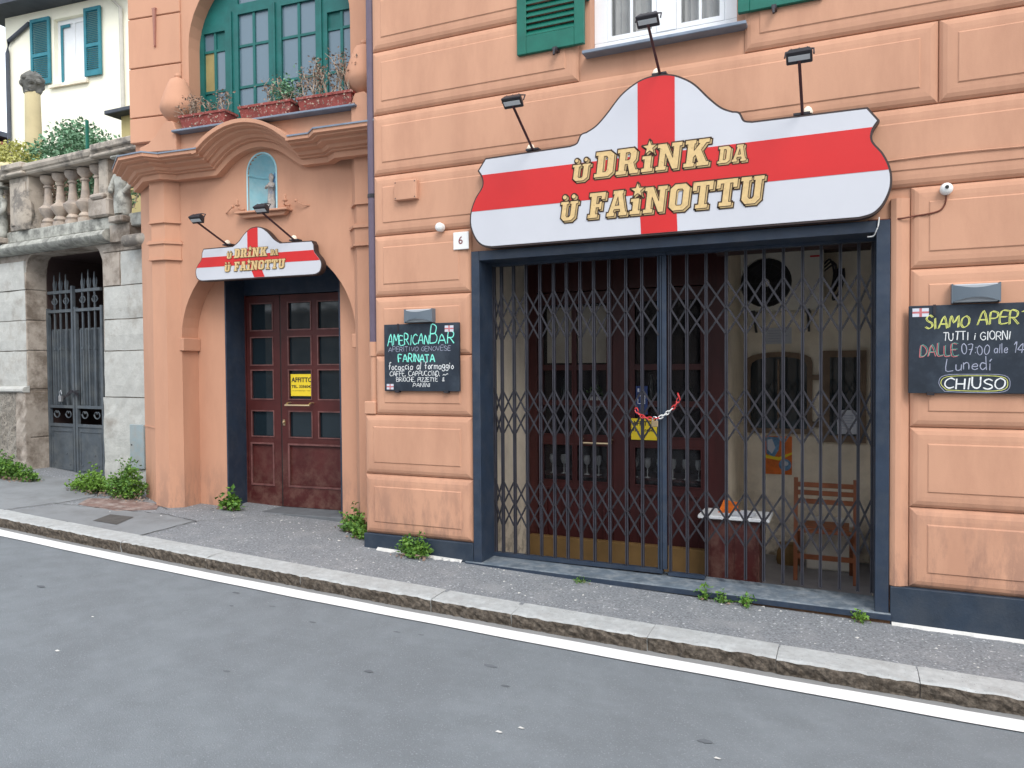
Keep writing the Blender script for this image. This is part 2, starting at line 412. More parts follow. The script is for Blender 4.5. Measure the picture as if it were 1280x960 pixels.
# ------------------------------------------------------------------ street
def sheet(name, m, xs, ys, zf, kind='structure', F=I4, jit=0):
    mb = MB(); n = len(ys)
    mb.v = [(x, y, zf(x, y)) for x in xs for y in ys]
    mb.f = [(i*n+j, (i+1)*n+j, (i+1)*n+j+1, i*n+j+1) for i in range(len(xs)-1) for j in range(n-1)]
    return tag(obj(name, mb, m, None, F, smooth=True), kind=kind)
def rng(a, b, s):
    n = max(1, int(round((b-a)/s))); return [a+(b-a)*i/n for i in range(n+1)]
XS = rng(-40, -12, 2) + rng(-11.5, 8, .5) + rng(10, 40, 3)
sheet('ground', EARTH, rng(-160, 160, 20), rng(-120, 200, 20), lambda x, y: -3.2)
sheet('road', ASPH, XS, rng(-14.5, -1.2, 1) + [KY1+0.06], lambda x, y: zr(x, y))
sheet('gutter', GUTT, XS, [-1.0, -0.95, KY1+0.08], lambda x, y: zr(x, y)+0.004)
def wob(x): return 0.006*math.sin(x*3.1)+0.004*math.sin(x*7.7+1)
mb = MB(); xs = rng(-24, 14, .1); n = len(xs)
for i, x in enumerate(xs):
    wv = 0.012*math.sin(x*0.5)
    for y in (-0.966+wv*.5+wob(x)*.5, -1.104+wv*.5+wob(x+9)*.5): mb.v.append((x, y, zr(x, y)+0.008))
mb.f = [(2*i, 2*i+2, 2*i+3, 2*i+1) for i in range(n-1)]
tag(obj('road_marking', mb, LINEW), kind='structure')
sheet('pavement', PAVE, XS, [KY0-0.04, -0.35, -.03], lambda x, y: zp(x, y))
sheet('pavement', PAVE, [x for x in XS if x < -3.3], [-.03, .5, 1.0, 1.8], lambda x, y: zp(x, y))
def patch(name, m, pts, dz, kind='structure'):
    mb = MB(); mb.v = [(x, y, zp(x, y)+dz) for x, y in pts] + [(x, y, zp(x, y)-0.02) for x, y in pts]
    n = len(pts); mb.f = [tuple(range(n))] + [(i, (i+1) % n, n+(i+1) % n, n+i) for i in range(n)]
    return tag(obj(name, mb, m), kind=kind)
patch('pavement_slab', PAVE2, [(-12,-.70),(-7.45,-.70),(-7.30,-.28),(-7.30,.12),(-7.6,.42),(-8.3,.52),(-12,.8)], .006)
patch('pavement_slab', PAVE2, [(-7.40,-.70),(-5.62,-.70),(-5.60,-.10),(-6.1,-.05),(-6.85,-.22),(-7.2,-.24)], .005)
patch('brick_patch', REDPATCH, [(-7.1,-.2),(-6.55,-.2),(-6.3,.05),(-6.45,.22),(-7.0,.2),(-7.25,.02)], .007)
# kerb: one granite stone after another
kerb = tag(root('kerb', (0, -.9, -.2), None, None), kind='structure')
joints = [-24,-22.5,-21,-19.5,-18,-16.5,-15,-14,-13,-12,-11.1,-10.1,-9.2,-8.3,-7.45,-6.55,-5.6,-4.64,-3.70,-2.59,-1.99,-1.10,-.37,.34,1.3,2.3,3.2,4.2,5.1,6.1,7,8.5,10,12]
rk = random.Random(3)
for a, b in zip(joints, joints[1:]):
    mb = MB(); g = 0.0018; st = .035 if -10 < a < 2 else .3
    xs = rng(a+g, b-g, st)
    prof = [(KY0, 0), (-.80, .0), (-.885, -.001), (KY1-.005, -.008), (-.908, -.022), (-.905, -.05), (-.900, -.08), (-.902, -.11), (-.898, -.13)]
    m_ = len(prof); jz = rk.uniform(-.003, .004); jy = rk.uniform(-.006, .006)
    for i, x in enumerate(xs):
        e = 0.002 if i in (0, len(xs)-1) else 0
        for k, (y, dz) in enumerate(prof):
            rr = rk.uniform(-1, 1)*(.009 if k > 3 else (.004 if k >= 2 else 0))
            mb.v.append((x, y+jy*(k > 1)+rr, zg(x)+.02*y+dz+jz+.003-e+(rk.uniform(-1, 1)*.004 if 2 <= k <= 4 else 0)))
    o_ = len(mb.v)
    top = MB(); top.v = list(mb.v); top.f = [(i*m_+j, (i+1)*m_+j, (i+1)*m_+j+1, i*m_+j+1) for i in range(len(xs)-1) for j in range(3)]
    top.f += [tuple(range(m_)), tuple((len(xs)-1)*m_+k for k in range(m_))[::-1]]
    fc = MB(); fc.v = list(mb.v); fc.f = [(i*m_+j, (i+1)*m_+j, (i+1)*m_+j+1, i*m_+j+1) for i in range(len(xs)-1) for j in range(3, m_-1)]
    ks = obj('kerb_stone', top, KERBT, kerb)
    obj('dirty_face', fc, KERBF, ks)
# drain cover, debris
dc = root('drain_cover', (-6.28, -.43, zp(-6.28, -.43)), 'small dark rectangular drain cover set in the pavement near the kerb', 'drain cover')
mb = MB()
for (a, b) in [((-5.56,.0),(-5.20,.46))]:
    mb.v = [(-6.39,-.57,zg(-6.39)+.010-.0113),(-6.47,-.33,zg(-6.47)+.010-.0066),(-6.20,-.29,zg(-6.2)+.010-.0058),(-6.09,-.56,zg(-6.09)+.010-.0112)]
    mb.f = [(0,1,2,3)]
obj('cover_plate', mb, DRAINM, dc)
mb = MB(); rd = random.Random(11)
for i in range(230):
    x = rd.uniform(-7, 1.6); y = -rd.random()**2*.62 - (0.0 if x > -3.8 else -.35)
    if y < -.66: continue
    z = zp(x, y); s = rd.uniform(.004, .013)*(1.5 if rd.random() < .12 else 1)
    a = rd.uniform(0, 6.28)
    pts = [(x+s*math.cos(a+k*2.1)*rd.uniform(.6, 1.3), y+s*math.sin(a+k*2.1)*rd.uniform(.6, 1.3)) for k in range(3)]
    mb.add([(p[0], p[1], z+.001) for p in pts]+[(x, y, z+s*.55)], [(0,1,3),(1,2,3),(2,0,3)])
tag(obj('gravel', mb, CEMENT), 'pale crumbs of mortar and grit scattered along the pavement', kind='stuff')
mb = MB()
for i in range(60):
    x = rd.uniform(-6, .9); y = rd.uniform(-4.2, -1.2); z = zr(x, y)+.002; s = rd.uniform(.006, .014); a = rd.uniform(0, 3)
    if i % 5: continue
    mb.add([(x-s*2, y, z), (x+s, y-s, z+.003), (x+s*2, y+s*.4, z+.002), (x-s, y+s, z+.004)], [(0,1,2,3)])
tag(obj('litter', mb, CEMENT), 'small pale flecks of litter scattered on the road', kind='stuff')
mb = MB()
for i in range(26):
    x = rd.uniform(-6, 1.2); y = rd.uniform(-4.2, -1.2); z = zr(x, y)+.0012; s = rd.uniform(.008, .028); a = rd.uniform(0, 3)
    q = [(x+s*1.9*math.cos(a+k*1.05)*rd.uniform(.5, 1.2), y+s*.8*math.sin(a+k*1.05)*rd.uniform(.5, 1.2), z) for k in range(6)]
    mb.add(q, [(0,1,2,3,4,5)])
tag(obj('road_spots', mb, mat("dark_road_spot", (0.125, 0.138, 0.150), .8, .2)), 'small dark stains and leaf scraps scattered on the road', kind='stuff')
def crack(pts, seed, wd=.009):
    rc = random.Random(seed); mb = MB(); P = []
    for (a, b), (c, d) in zip(pts, pts[1:]):
        n = max(2, int(math.hypot(c-a, d-b)/.05))
        P += [(a+(c-a)*k/n+rc.gauss(0, .006), b+(d-b)*k/n+rc.gauss(0, .006)) for k in range(n)]
    P.append(pts[-1])
    for i, (x, y) in enumerate(P):
        q = P[min(i+1, len(P)-1)]; p = P[max(i-1, 0)]; L = math.hypot(q[0]-p[0], q[1]-p[1]) or 1
        w_ = wd*rc.uniform(.35, 1); nx, ny = -(q[1]-p[1])/L*w_/2, (q[0]-p[0])/L*w_/2
        mb.v += [(x+nx, y+ny, zp(x, y)+.0085), (x-nx, y-ny, zp(x, y)+.0085)]
    mb.f = [(2*i, 2*i+2, 2*i+3, 2*i+1) for i in range(len(P)-1)]
    tag(obj('pavement_crack', mb, mat('crack_dirt', (.05, .05, .05), .95)), kind='structure')
crack([(-7.45, -.70), (-7.32, -.28), (-7.25, .0), (-7.2, .2)], 1); crack([(-7.35, -.3), (-6.9, -.22), (-6.1, -.06), (-5.6, -.1), (-5.62, -.7)], 2, .012)
crack([(-6.5, .2), (-6.2, .1), (-5.9, .3)], 3); crack([(-5.6, -.1), (-5.2, .35), (-5.1, .55)], 4, .007)
# cement fillet where the wall meets the pavement on the right and by the pier
def fillet(xs, w0, w1, seed, y=-.05):
    mb = MB(); rf = random.Random(seed); n = len(xs)
    for x in xs:
        ww = rf.uniform(w0, w1)
        mb.v += [(x, y+.02, zg(x)+.018), (x, y-.006, zg(x)+.016), (x, y-ww, zg(x)-.003)]
    mb.f = [(3*i+j, 3*i+3+j, 3*i+4+j, 3*i+1+j) for i in range(n-1) for j in (0, 1)]
    tag(obj('cement_fillet', mb, CEMENT), kind='structure')
fillet(rng(.245, 4.4, .03), .018, .034, 4)
fillet(rng(-3.6, -2.8, .03), .006, .045, 5)

# ------------------------------------------------------------------ the salmon building
B = root('salmon_building', (-1.4, .3, 0), 'salmon pink rendered building with moulded wall panels, arched portal and ground floor bar', 'building')
wall = MB()
FX0, FX1 = -2.703, 0.228
D_ = .30
wall.box(-3.60, FX0-.001, 0, .9, -.3, 2.494); wall.box(FX1+.001, 4.6, 0, D_, -.3, 2.494)
wall.box(-3.60, 4.6, 0, D_, 2.496, 3.86)
wall.box(-3.60, -1.735, 0, D_, 3.86, 5.45); wall.box(-.70, 4.6, 0, D_, 3.86, 5.45); wall.box(-3.60, 4.6, 0, D_, 5.45, 7.2)
wall.box(-3.73, -3.60, 0, .9, -.3, 1.2)
wall.box(-3.60, 4.6, 3.4, 3.6, -.3, 7.2); wall.box(4.4, 4.6, .3, 3.4, -.3, 7.2)
wall.box(-7.0, 4.6, 1.2, 4.6, 7.0, 7.2)
wall.box(-3.60, 4.4, .3, 3.4, 2.66, 2.8)
obj('wall', wall, STUCCO, B)
def block(x0, x1, z0, z1, F=I4, par=B, m=STUCCO):
    mb = MB()
    rings = [(0.001, -.004), (0.005, -.016), (.022, -.030), (.045, -.038), (.072, -.040), (.098, -.040), (.106, -.047)]
    for d, y in rings:
        mb.v += [(x0+d, y, z0+d), (x1-d, y, z0+d), (x1-d, y, z1-d), (x0+d, y, z1-d)]
    for i in range(len(rings)-1):
        for k in range(4): mb.f.append((i*4+k, i*4+(k+1) % 4, i*4+4+(k+1) % 4, i*4+4+k))
    e = (len(rings)-1)*4; mb.f.append((e, e+1, e+2, e+3))
    return obj('moulded_panel', mb, m, par, F)
rows = [.20, .70, 1.20, 1.69, 2.18, 2.685, 3.18, 3.68, 4.20, 4.70, 5.20]
for i in range(8):
    z0, z1 = rows[i], rows[i+1]
    off = (i % 2)*.4
    if z1 <= 2.7:
        block(-3.735 if z1 < 1.3 else -3.62, -2.712, z0, z1)
        block(.34, 2.0+off, z0, z1); block(2.0+off, 4.5, z0, z1)
    elif i == 5: block(-3.62, -1.4, z0, z1); block(-1.4, 2.3, z0, z1); block(2.3, 4.5, z0, z1)
    elif i == 6: block(-3.62, .487, z0, z1); block(.487, 2.2, z0, z1); block(2.2, 4.5, z0, z1)
    else:
        block(-3.62, -1.815, z0, z1); block(-.65, 1.5, z0, z1); block(1.5, 4.5, z0, z1)
for i in (8, 9): block(-3.62, -1.815, rows[i], rows[i+1]); block(-.65, 1.8, rows[i], rows[i+1]); block(1.8, 4.5, rows[i], rows[i+1])
# moulded strip right of the gate frame
mb = MB(); pr = [(.230, 0), (.232, -.030), (.262, -.046), (.29, -.040), (.318, -.022), (.336, -.012), (.340, 0)]
for z in (.2, 2.62): mb.v += [(x, y, z) for x, y in pr]
k = len(pr); mb.f = [(i, i+1, k+i+1, k+i) for i in range(k-1)] + [tuple(range(k)), tuple(range(k, 2*k))[::-1]]
obj('door_moulding', mb, STUCCO, B)
# plinth
pl = MB(); pl.box(-3.742, FX0-.004, -.047, 0, -.3, .197); obj('plinth', pl, PLINTH, B, bev=.004)
pl = MB(); pl.box(.236, 4.5, -.052, 0, -.4, .196); obj('plinth', pl, PLINTH, B, bev=.004)
# upper window with white frame
win = MB(); win.box(-1.735, -.70, .10, .14, 3.86, 3.975); win.box(-1.735, -1.64, .10, .14, 3.975, 5.45); win.box(-.795, -.70, .10, .14, 3.975, 5.45)
win.box(-1.27, -1.13, .095, .14, 3.975, 5.45); win.box(-1.64, -.795, .10, .14, 5.36, 5.45)
W1 = obj('window', win, WHITEF, B, bev=.004)
for x0, x1 in ((-1.64, -1.27), (-1.13, -.795)):
    sash = MB(); t = .035
    sash.box(x0+.002, x0+t, .105, .135, 3.98, 5.355); sash.box(x1-t, x1-.002, .105, .135, 3.98, 5.355)
    sash.box(x0+t, x1-t, .105, .135, 3.98, 4.015); sash.box(x0+t, x1-t, .105, .135, 5.32, 5.355)
    xm = (x0+x1)/2; sash.box(xm-.01, xm+.01, .108, .13, 4.015, 5.32)
    for z in (4.40, 4.82): sash.box(x0+t, xm-.01, .108, .13, z, z+.02); sash.box(xm+.01, x1-t, .108, .13, z, z+.02)
    obj('sash', sash, WHITEF, W1)
    for a, b in ((x0+t, xm-.01), (xm+.01, x1-t)):
        for z0, z1 in ((4.015, 4.40), (4.42, 4.82), (4.84, 5.32)):
            g = MB(); g.box(a, b, .117, .121, z0, z1); obj('pane', g, GLASSI, W1)
cu = MB(); n = 60
for i in range(n+1):
    x = -1.68+.92*i/n; y = .175+.014*math.sin(i*1.9)+.008*math.sin(i*.7)
    cu.v += [(x, y, 3.9), (x, y, 5.45)]
cu.f = [(2*i, 2*i+2, 2*i+3, 2*i+1) for i in range(n)]
obj('curtain', cu, CURTAIN, W1)
wb = MB(); wb.box(-1.9, -.55, .301, 1.4, 3.8, 3.84); wb.box(-1.9, -.55, 1.4, 1.44, 3.84, 5.5); wb.box(-1.95, -1.9, .301, 1.44, 3.8, 5.5); wb.box(-.55, -.5, .301, 1.44, 3.8, 5.5); wb.box(-1.95, -.5, .301, 1.44, 5.5, 5.54)
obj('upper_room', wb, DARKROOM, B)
sl = MB(); sl.box(-1.765, -.628, -.105, .098, 3.838, 3.862); obj('window_sill', sl, LEAD, B, bev=.004)
def shutter(x0, x1, z0, z1, m, y=-.045, F=I4, par=B, th=.035, name='shutter'):
    mb = MB(); s = .075
    mb.box(x0, x0+s, y-th, y, z0, z1); mb.box(x1-s, x1, y-th, y, z0, z1)
    hs = []; zz = [(z0, z0+.13)]; mid = z0+(z1-z0)*.42
    zz += [(mid, mid+.08), (z1-.09, z1)]
    for a, b in zz: mb.box(x0+s, x1-s, y-th, y, a, b)
    sh = obj(name, mb, m, par, F, bev=.004)
    for (a, b) in ((z0+.13, mid), (mid+.08, z1-.09)):
        k = max(4, int((b-a)/.045)); st = (b-a)/k
        for i in range(k):
            lv = MB(); za = a+i*st
            lv.add([(x0+s, y-th+.004, za+.002), (x1-s, y-th+.004, za+.002), (x1-s, y-.006, za+st*.9), (x0+s, y-.006, za+st*.9),
                    (x0+s, y-th+.004, za+.010), (x1-s, y-th+.004, za+.010), (x1-s, y-.006, za+st*.9+.008), (x0+s, y-.006, za+st*.9+.008)],
                   [(0,3,2,1),(4,5,6,7),(0,1,5,4),(1,2,6,5),(2,3,7,6),(3,0,4,7)])
            obj('slat', lv, m, sh, F)
    return sh
shutter(-2.285, -1.757, 3.925, 5.45, SHUTG)
shutter(-.685, -.16, 3.925, 5.45, SHUTG)
mb = MB(); mb.box(-1.99, -1.955, -.11, -.045, 3.90, 3.925); mb.bar((-1.97, -.11, 3.915), (-1.97, -.13, 3.86), .014); obj('shutter_catch', mb, BLACKM, B)
mb = MB(); mb.box(-.47, -.44, -.11, -.045, 3.90, 3.925); mb.bar((-.455, -.11, 3.915), (-.455, -.13, 3.86), .014); obj('shutter_catch', mb, BLACKM, B)
for z in (4.25, 5.1):
    mb = MB(); mb.box(-1.757, -1.735, -.06, -.01, z, z+.05); mb.box(-.70, -.685, -.06, -.01, z, z+.05); obj('hinge', mb, SHUTG, B)
# downpipe in the corner
mb = MB(); mb.tube([(-3.668, .035, 1.80), (-3.668, .035, 7.2)], .040, 12); dp = obj('downpipe', mb, PIPE, B, smooth=True)
mb = MB()
for z in (3.02, 5.0): mb.tube([(-3.668, .035, z), (-3.668, .035, z+.03)], .045, 12)
obj('pipe_bracket', mb, BLACKM, dp)
mb = MB(); mb.tube([(-3.668, .035, 1.30), (-3.668, .035, 1.69)], .036, 12); mb.tube([(-3.668, .035, 1.69), (-3.668, .035, 1.81)], .046, 12)
obj('painted_pipe_foot', mb, STUCCO, B, smooth=True)
mb = MB(); mb.box(-3.735, -3.622, -.035, .06, 1.201, 1.31); obj('pipe_shoe', mb, STUCCO, B, bev=.008)

# gate frame (dark blue steel)
fr = MB()
fr.box(FX0, -2.634, -.045, .26, .02, 2.494); fr.box(.150, FX1, -.045, .26, .005, 2.494); fr.box(-2.634, .150, -.045, .26, 2.420, 2.494)
obj('steel_door_frame', fr, BLUE, B, bev=.003)
sm = MB(); z0, z1 = .052, .020
def zt(x): return z0+(z1-z0)*(x+2.77)/3.01
xs = rng(-2.77, .240, .3)
for x in xs: sm.v += [(x, -.062, zt(x)-.034), (x, -.062, zt(x)), (x, -.055, zt(x)+.004), (x, .30, zt(x)+.006), (x, .30, -.2)]
sm.f = [(5*i+j, 5*i+5+j, 5*i+6+j, 5*i+1+j) for i in range(len(xs)-1) for j in range(4)] + [(0,1,2,3,4), tuple(5*(len(xs)-1)+j for j in range(5))[::-1]]
obj('threshold', sm, BLUEW, B)
ed = MB()
for i, x in enumerate(xs): ed.v += [(x, -.064, zt(x)-.036), (x, -.064, zt(x)-.002)]
n = len(xs); ed.f = [(2*i, 2*i+2, 2*i+3, 2*i+1) for i in range(n-1)]
ed.v += [(v[0], v[1]-.004, v[2]) for v in ed.v[:2*n]]; ed.f += [(2*n+2*i, 2*n+2*i+2, 2*n+2*i+3, 2*n+2*i+1) for i in range(n-1)]
ed.f += [(2*i+1, 2*i+3, 2*n+2*i+3, 2*n+2*i+1) for i in range(n-1)]
obj('threshold_edge', ed, BLUE, B)
mb = MB(); mb.box(-2.76, .236, -.045, .0, -.3, .0); obj('masonry_under_threshold', mb, RUST, B)

# vestibule behind the gate
for bx_ in ((-2.72, -2.672, .262, .95), (-.935, -.905, 1.02, 2.10), (-.905, .165, 2.10, 2.16), (.165, .20, .262, 2.16)):
    obj('vestibule_wall', MB().box(*bx_, -.19, 2.60), CREAM, B)
vb = MB(); vb.box(-2.72, .20, .262, 2.16, -.24, -.19); obj('vestibule_floor', vb, FLOORM, B)
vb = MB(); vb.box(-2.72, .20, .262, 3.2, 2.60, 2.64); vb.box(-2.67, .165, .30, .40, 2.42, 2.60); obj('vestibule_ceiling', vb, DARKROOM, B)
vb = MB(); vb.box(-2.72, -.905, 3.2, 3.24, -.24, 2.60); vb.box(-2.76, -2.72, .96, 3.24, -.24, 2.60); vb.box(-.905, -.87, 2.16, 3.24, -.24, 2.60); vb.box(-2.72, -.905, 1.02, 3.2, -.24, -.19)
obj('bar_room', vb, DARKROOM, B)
mb = MB(); mb.tube([(-.93, .62, 2.50), (.12, .62, 2.50)], .075, 12); obj('roller_blind', mb, DARKROOM, B, smooth=True)

# red glazed bar door, two leaves
def glazed_leaf(x0, x1, y, z0, z1, cols, rws, stile, m, gm, par, F=I4, bar=.035, panel=None, name='door_leaf', th=.045):
    """rws: list of (z0,z1) pane rows, cols list of (x0,x1)"""
    mb = MB(); holes = [[(a, c), (b, c), (b, d), (a, d)] for a, b in cols for c, d in rws]
    if panel: holes.append([(panel[0], panel[2]), (panel[1], panel[2]), (panel[1], panel[3]), (panel[0], panel[3])])
    mb.prism([(x0, z0), (x1, z0), (x1, z1), (x0, z1)], y, y+th, holes)
    lf = obj(name, mb, m, par, F)
    for a, b in cols:
        for c, d in rws:
            g = MB(); g.box(a-.002, b+.002, y+.022, y+.027, c-.002, d+.002); obj('pane', g, gm, lf, F)
            bd = MB(); q = .010
            bd.prism([(a-.008, c-.008), (b+.008, c-.008), (b+.008, d+.008), (a-.008, d+.008)], y-.007, y+.004, [[(a+q*.4, c+q*.4), (b-q*.4, c+q*.4), (b-q*.4, d-q*.4), (a+q*.4, d-q*.4)]])
            obj('glazing_bead', bd, BEAD if m is REDWOOD else m, lf, F)
    if panel:
        a, b, c, d = panel
        g = MB(); g.box(a-.002, b+.002, y+.018, y+.03, c-.002, d+.002); obj('door_panel', g, m, lf, F)
        bd = MB(); bd.prism([(a-.014, c-.014), (b+.014, c-.014), (b+.014, d+.014), (a-.014, d+.014)], y-.008, y+.006, [[(a+.004, c+.004), (b-.004, c+.004), (b-.004, d-.004), (a+.004, d-.004)]])
        obj('panel_moulding', bd, BEAD if m is REDWOOD else m, lf, F)
    return lf
ib = MB(); ib.box(-2.668, -2.56, .955, 1.02, -.19, 2.60); ib.box(-1.06, -.905, .955, 1.02, -.19, 2.60); ib.box(-1.86, -1.72, .95, 1.02, -.19, 2.60)
ib.box(-2.56, -1.86, .955, 1.02, 2.25, 2.60); ib.box(-1.72, -1.06, .955, 1.02, 2.25, 2.60)
inner = obj('bar_door_frame', ib, REDWOOD2, B, bev=.004)
for x0, x1 in ((-2.555, -1.865), (-1.715, -1.065)):
    c = (x1-x0); cols = [(x0+.045, x0+c/2-.018), (x0+c/2+.018, x1-.045)]
    glazed_leaf(x0, x1, .96, -.17, 2.24, cols, [(.58, .90), (.99, 1.25), (1.29, 1.56), (1.60, 2.14)], .07, REDWOOD2, GLASSI, B, panel=(x0+.08, x1-.08, .02, .50))
mb = MB(); mb.box(-2.62, -1.0, .88, .95, -.19, .085); obj('kick_board', mb, OCHRE, B, bev=.004)
mb = MB(); mb.tube([(-2.13, .90, .925), (-1.86, .90, .925)], .010, 8); mb.tube([(-2.13, .90, .925), (-2.13, .90, .955), (-2.13, .955, .955)], .008, 6); mb.tube([(-1.86, .90, .925), (-1.86, .90, .955), (-1.86, .955, .955)], .008, 6)
obj('push_bar', mb, BRASS, B, smooth=True)

# alcove windows
def frame_win(x0, x1, z0, z1, y, arch, wd, par):
    def outl(d):
        a, b, c, e = x0+d, x1-d, z0+d, z1-d
        if not arch: return [(a, c), (b, c), (b, e), (a, e)]
        pts = [(a, c), (b, c), (b, e-arch)]
        for i in range(1, 10):
            t = math.pi*i/10; pts.append(((a+b)/2+(b-a)/2*math.cos(t), e-arch+arch*math.sin(t)**.7))
        pts.append((a, e-arch)); return pts
    mb = MB(); mb.prism(outl(0), y-.045, y-.001, [outl(wd)]); w_ = obj('window', mb, BROWNWOOD, par)
    g = MB(); g.prism(outl(wd-.003), y-.022, y-.012); obj('pane', g, GLASSD, w_)
    return w_
w_ = frame_win(-.895, -.31, .955, 1.71, 2.10, .10, .045, B)
mb = MB(); mb.box(-.61, -.595, 2.062, 2.08, 1.0, 1.64); obj('mullion', mb, BROWNWOOD, w_)
w_ = frame_win(-.225, .135, .89, 1.715, 2.10, 0, .06, B)
for z in (1.02, 1.45):
    mb = MB(); mb.box(-.312, -.224, 2.055, 2.098, z, z+.05); obj('window_hinge', mb, BROWNWOOD, B)

# ------------------------------------------------------------------ portal bay
def el(cx, cz, rx, rz, a0, a1, n):
    return [(cx+rx*math.cos(R(a0+(a1-a0)*i/n)), cz+rz*math.sin(R(a0+(a1-a0)*i/n))) for i in range(n+1)]
arch = [(-.39, -.4)] + el(-1.405, 1.91, 1.015, .90, 0, 180, 28) + [(-2.42, -.4)]
niche_h = el(-1.408, 3.478, .163, .175, 0, 180, 14) + [(-1.571, 3.10), (-1.245, 3.10)]
winh = el(-1.34, 4.80, .93, .80, 0, 180, 24) + [(-2.27, 3.86), (-.41, 3.86)]
outer = [(-2.68, -.4), (-2.42, -.4)] + arch[::-1][1:-1] + [(-.39, -.4), (.13, -.4), (.13, 7.2), (-2.98, 7.2), (-2.98, 3.55), (-2.68, 3.55)]
bw = MB(); bw.prism(outer, 0, .22, [niche_h, winh])
obj('portal_wall', bw, STUCCO2, B, BAY)
bw = MB(); bw.box(-2.98, -2.70, .222, 3.5, -.4, 7.2)
bw.prism([(-2.70, -.4), (-2.07, -.4), (-2.07, 2.60), (-.70, 2.60), (-.70, -.4), (.13, -.4), (.13, 3.0), (-2.70, 3.0)], .222, .50)
obj('inner_wall', bw, STUCCO2, B, BAY)
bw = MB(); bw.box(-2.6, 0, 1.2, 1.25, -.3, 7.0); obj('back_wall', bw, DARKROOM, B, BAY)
jb = MB(); jb.box(-2.072, -2.055, .221, .56, .10, 2.60); jb.box(-.715, -.698, .221, .56, .10, 2.60); jb.box(-2.055, -.715, .221, .56, 2.585, 2.601); jb.box(-2.055, -.715, .50, .56, 2.36, 2.585)
obj('blue_door_lining', jb, BLUE, B, BAY)
th = MB(); th.box(-2.06, -.69, .19, .62, -.1, .150); obj('stone_threshold', th, RIBBON, B, BAY, bev=.006)
ds = obj('door_post', MB().box(-2.055, -2.04, .50, .56, .145, 2.36), REDWOOD, B, BAY)
rws = [(.88, 1.145), (1.272, 1.572), (1.628, 1.915), (1.99, 2.268)]
glazed_leaf(-2.035, -1.615, .505, .155, 2.35, [(-1.98, -1.702)], rws, .05, REDWOOD, GLASSD, B, BAY, panel=(-1.985, -1.715, .375, .80))
L2 = glazed_leaf(-1.597, -.800, .50, .155, 2.35, [(-1.505, -1.228), (-1.145, -.880)], rws, .05, REDWOOD, GLASSD, B, BAY, panel=(-1.510, -.880, .375, .80))
obj('door_post', MB().box(-.79, -.715, .50, .56, .145, 2.36), BLUE, B, BAY)
mb = MB(); mb.box(-1.614, -1.598, .508, .55, .155, 2.35); obj('gap_shade_strip', mb, BLACKP, B, BAY)  # black filler painted in for the shaded gap between the leaves
mb = MB(); mb.tube([(-1.50, .42, 1.213), (-1.20, .42, 1.213)], .009, 8)
for x in (-1.49, -1.21): mb.tube([(x, .42, 1.213), (x, .45, 1.235), (x, .50, 1.235)], .010, 6)
obj('door_handle', mb, BRASS, B, BAY, smooth=True)
mb = MB(); mb.box(-1.58, -1.555, .49, .499, 1.0, 1.06); mb.ball((-1.567, .482, 1.03), .014, 8, 5); obj('lock', mb, BRASS, B, BAY)
# imposts
for a, b in ((-2.47, -2.40), (-.41, -.34)):
    mb = MB(); mb.box(a if a < -1 else a-.015, b+(.015 if a < -1 else 0), -.018, .221, 1.775, 1.905); obj('impost', mb, STUCCO2, B, BAY, bev=.006)
# pilasters with chamfered inner sides
def pil(pts, z0, z1, grow=0.0):
    cx = sum(p[0] for p in pts)/len(pts)
    q = offset(pts, grow) if grow else pts
    mb = MB(); n = len(q)
    mb.v = [(x, y, z0) for x, y in q]+[(x, y, z1) for x, y in q]
    mb.f = [tuple(range(n))[::-1], tuple(range(n, 2*n))]+[(i, (i+1) % n, n+(i+1) % n, n+i) for i in range(n)]
    return mb
for side in (0, 1):
    P0 = [(-2.75, .10), (-2.70, -.09), (-2.515, -.10), (-2.423, .0), (-2.423, .10)]
    if side: P0 = [(-2.82-x, y) for x, y in P0][::-1]
    if not side: base = [(-2.84, .10), (-2.70, -.10), (-2.45, -.11), (-2.415, .02), (-2.415, .10)]
    else: base = P0
    obj('pilaster', pil(P0, .0, 3.50), STUCCO2, B, BAY)
    for z0_, z1_, g in ((2.845, 2.868, .038), (2.868, 2.882, .025), (2.70, 2.845, .020), (2.685, 2.70, .032), (3.07, 3.50, .012), (3.055, 3.07, .024)):
        obj('pilaster_moulding', pil(P0, z0_, z1_, g), STUCCO2, B, BAY)
# canted corner of the building below the cornice
CH = [(-2.70, -.04), (-3.135, .20), (-3.135, 3.4), (-2.90, 3.4), (-2.68, .21)]
obj('corner_wall', pil(CH, -.4, 3.55), STUCCO2, B, BAY)
for z0_, z1_, g in ((.98, .992, .006),): obj('corner_band', pil(CH, z0_, z1_, g), STUCCO2, B, BAY)
# cornice swept over the portal; each point: x, y, z, outward direction
A_ = (-.35, -.90); S_ = (0, -1)
left_ = [(-3.16, .22, 3.50, (-.24, -.80)), (-2.72, -.07, 3.50, (-.18, -.98)), (-2.50, -.10, 3.50, (.16, -1)), (-2.38, .0, 3.50, (.10, -1)), (-1.88, 0, 3.50, S_)]
ar = catmull([(-1.88, 3.50), (-1.79, 3.575), (-1.69, 3.645), (-1.55, 3.702), (-1.40, 3.722), (-1.25, 3.702), (-1.11, 3.645), (-1.0, 3.572), (-.89, 3.50)], 3)
path = left_[:-1] + [(x, 0.0, z, S_) for x, z in ar] + [(-.60, 0, 3.50, (-.10, -1)), (-.46, -.10, 3.50, (-.16, -1)), (.10, -.10, 3.50, S_)]
prof = [(0, -.03), (.085, -.03), (.085, .022), (.118, .026), (.118, .040), (.150, .044), (.170, .068), (.235, .082), (.240, .104), (.300, .107), (.302, .122), (.338, .126), (.342, .160), (0, .165)]
mb = MB(); mp = len(prof)
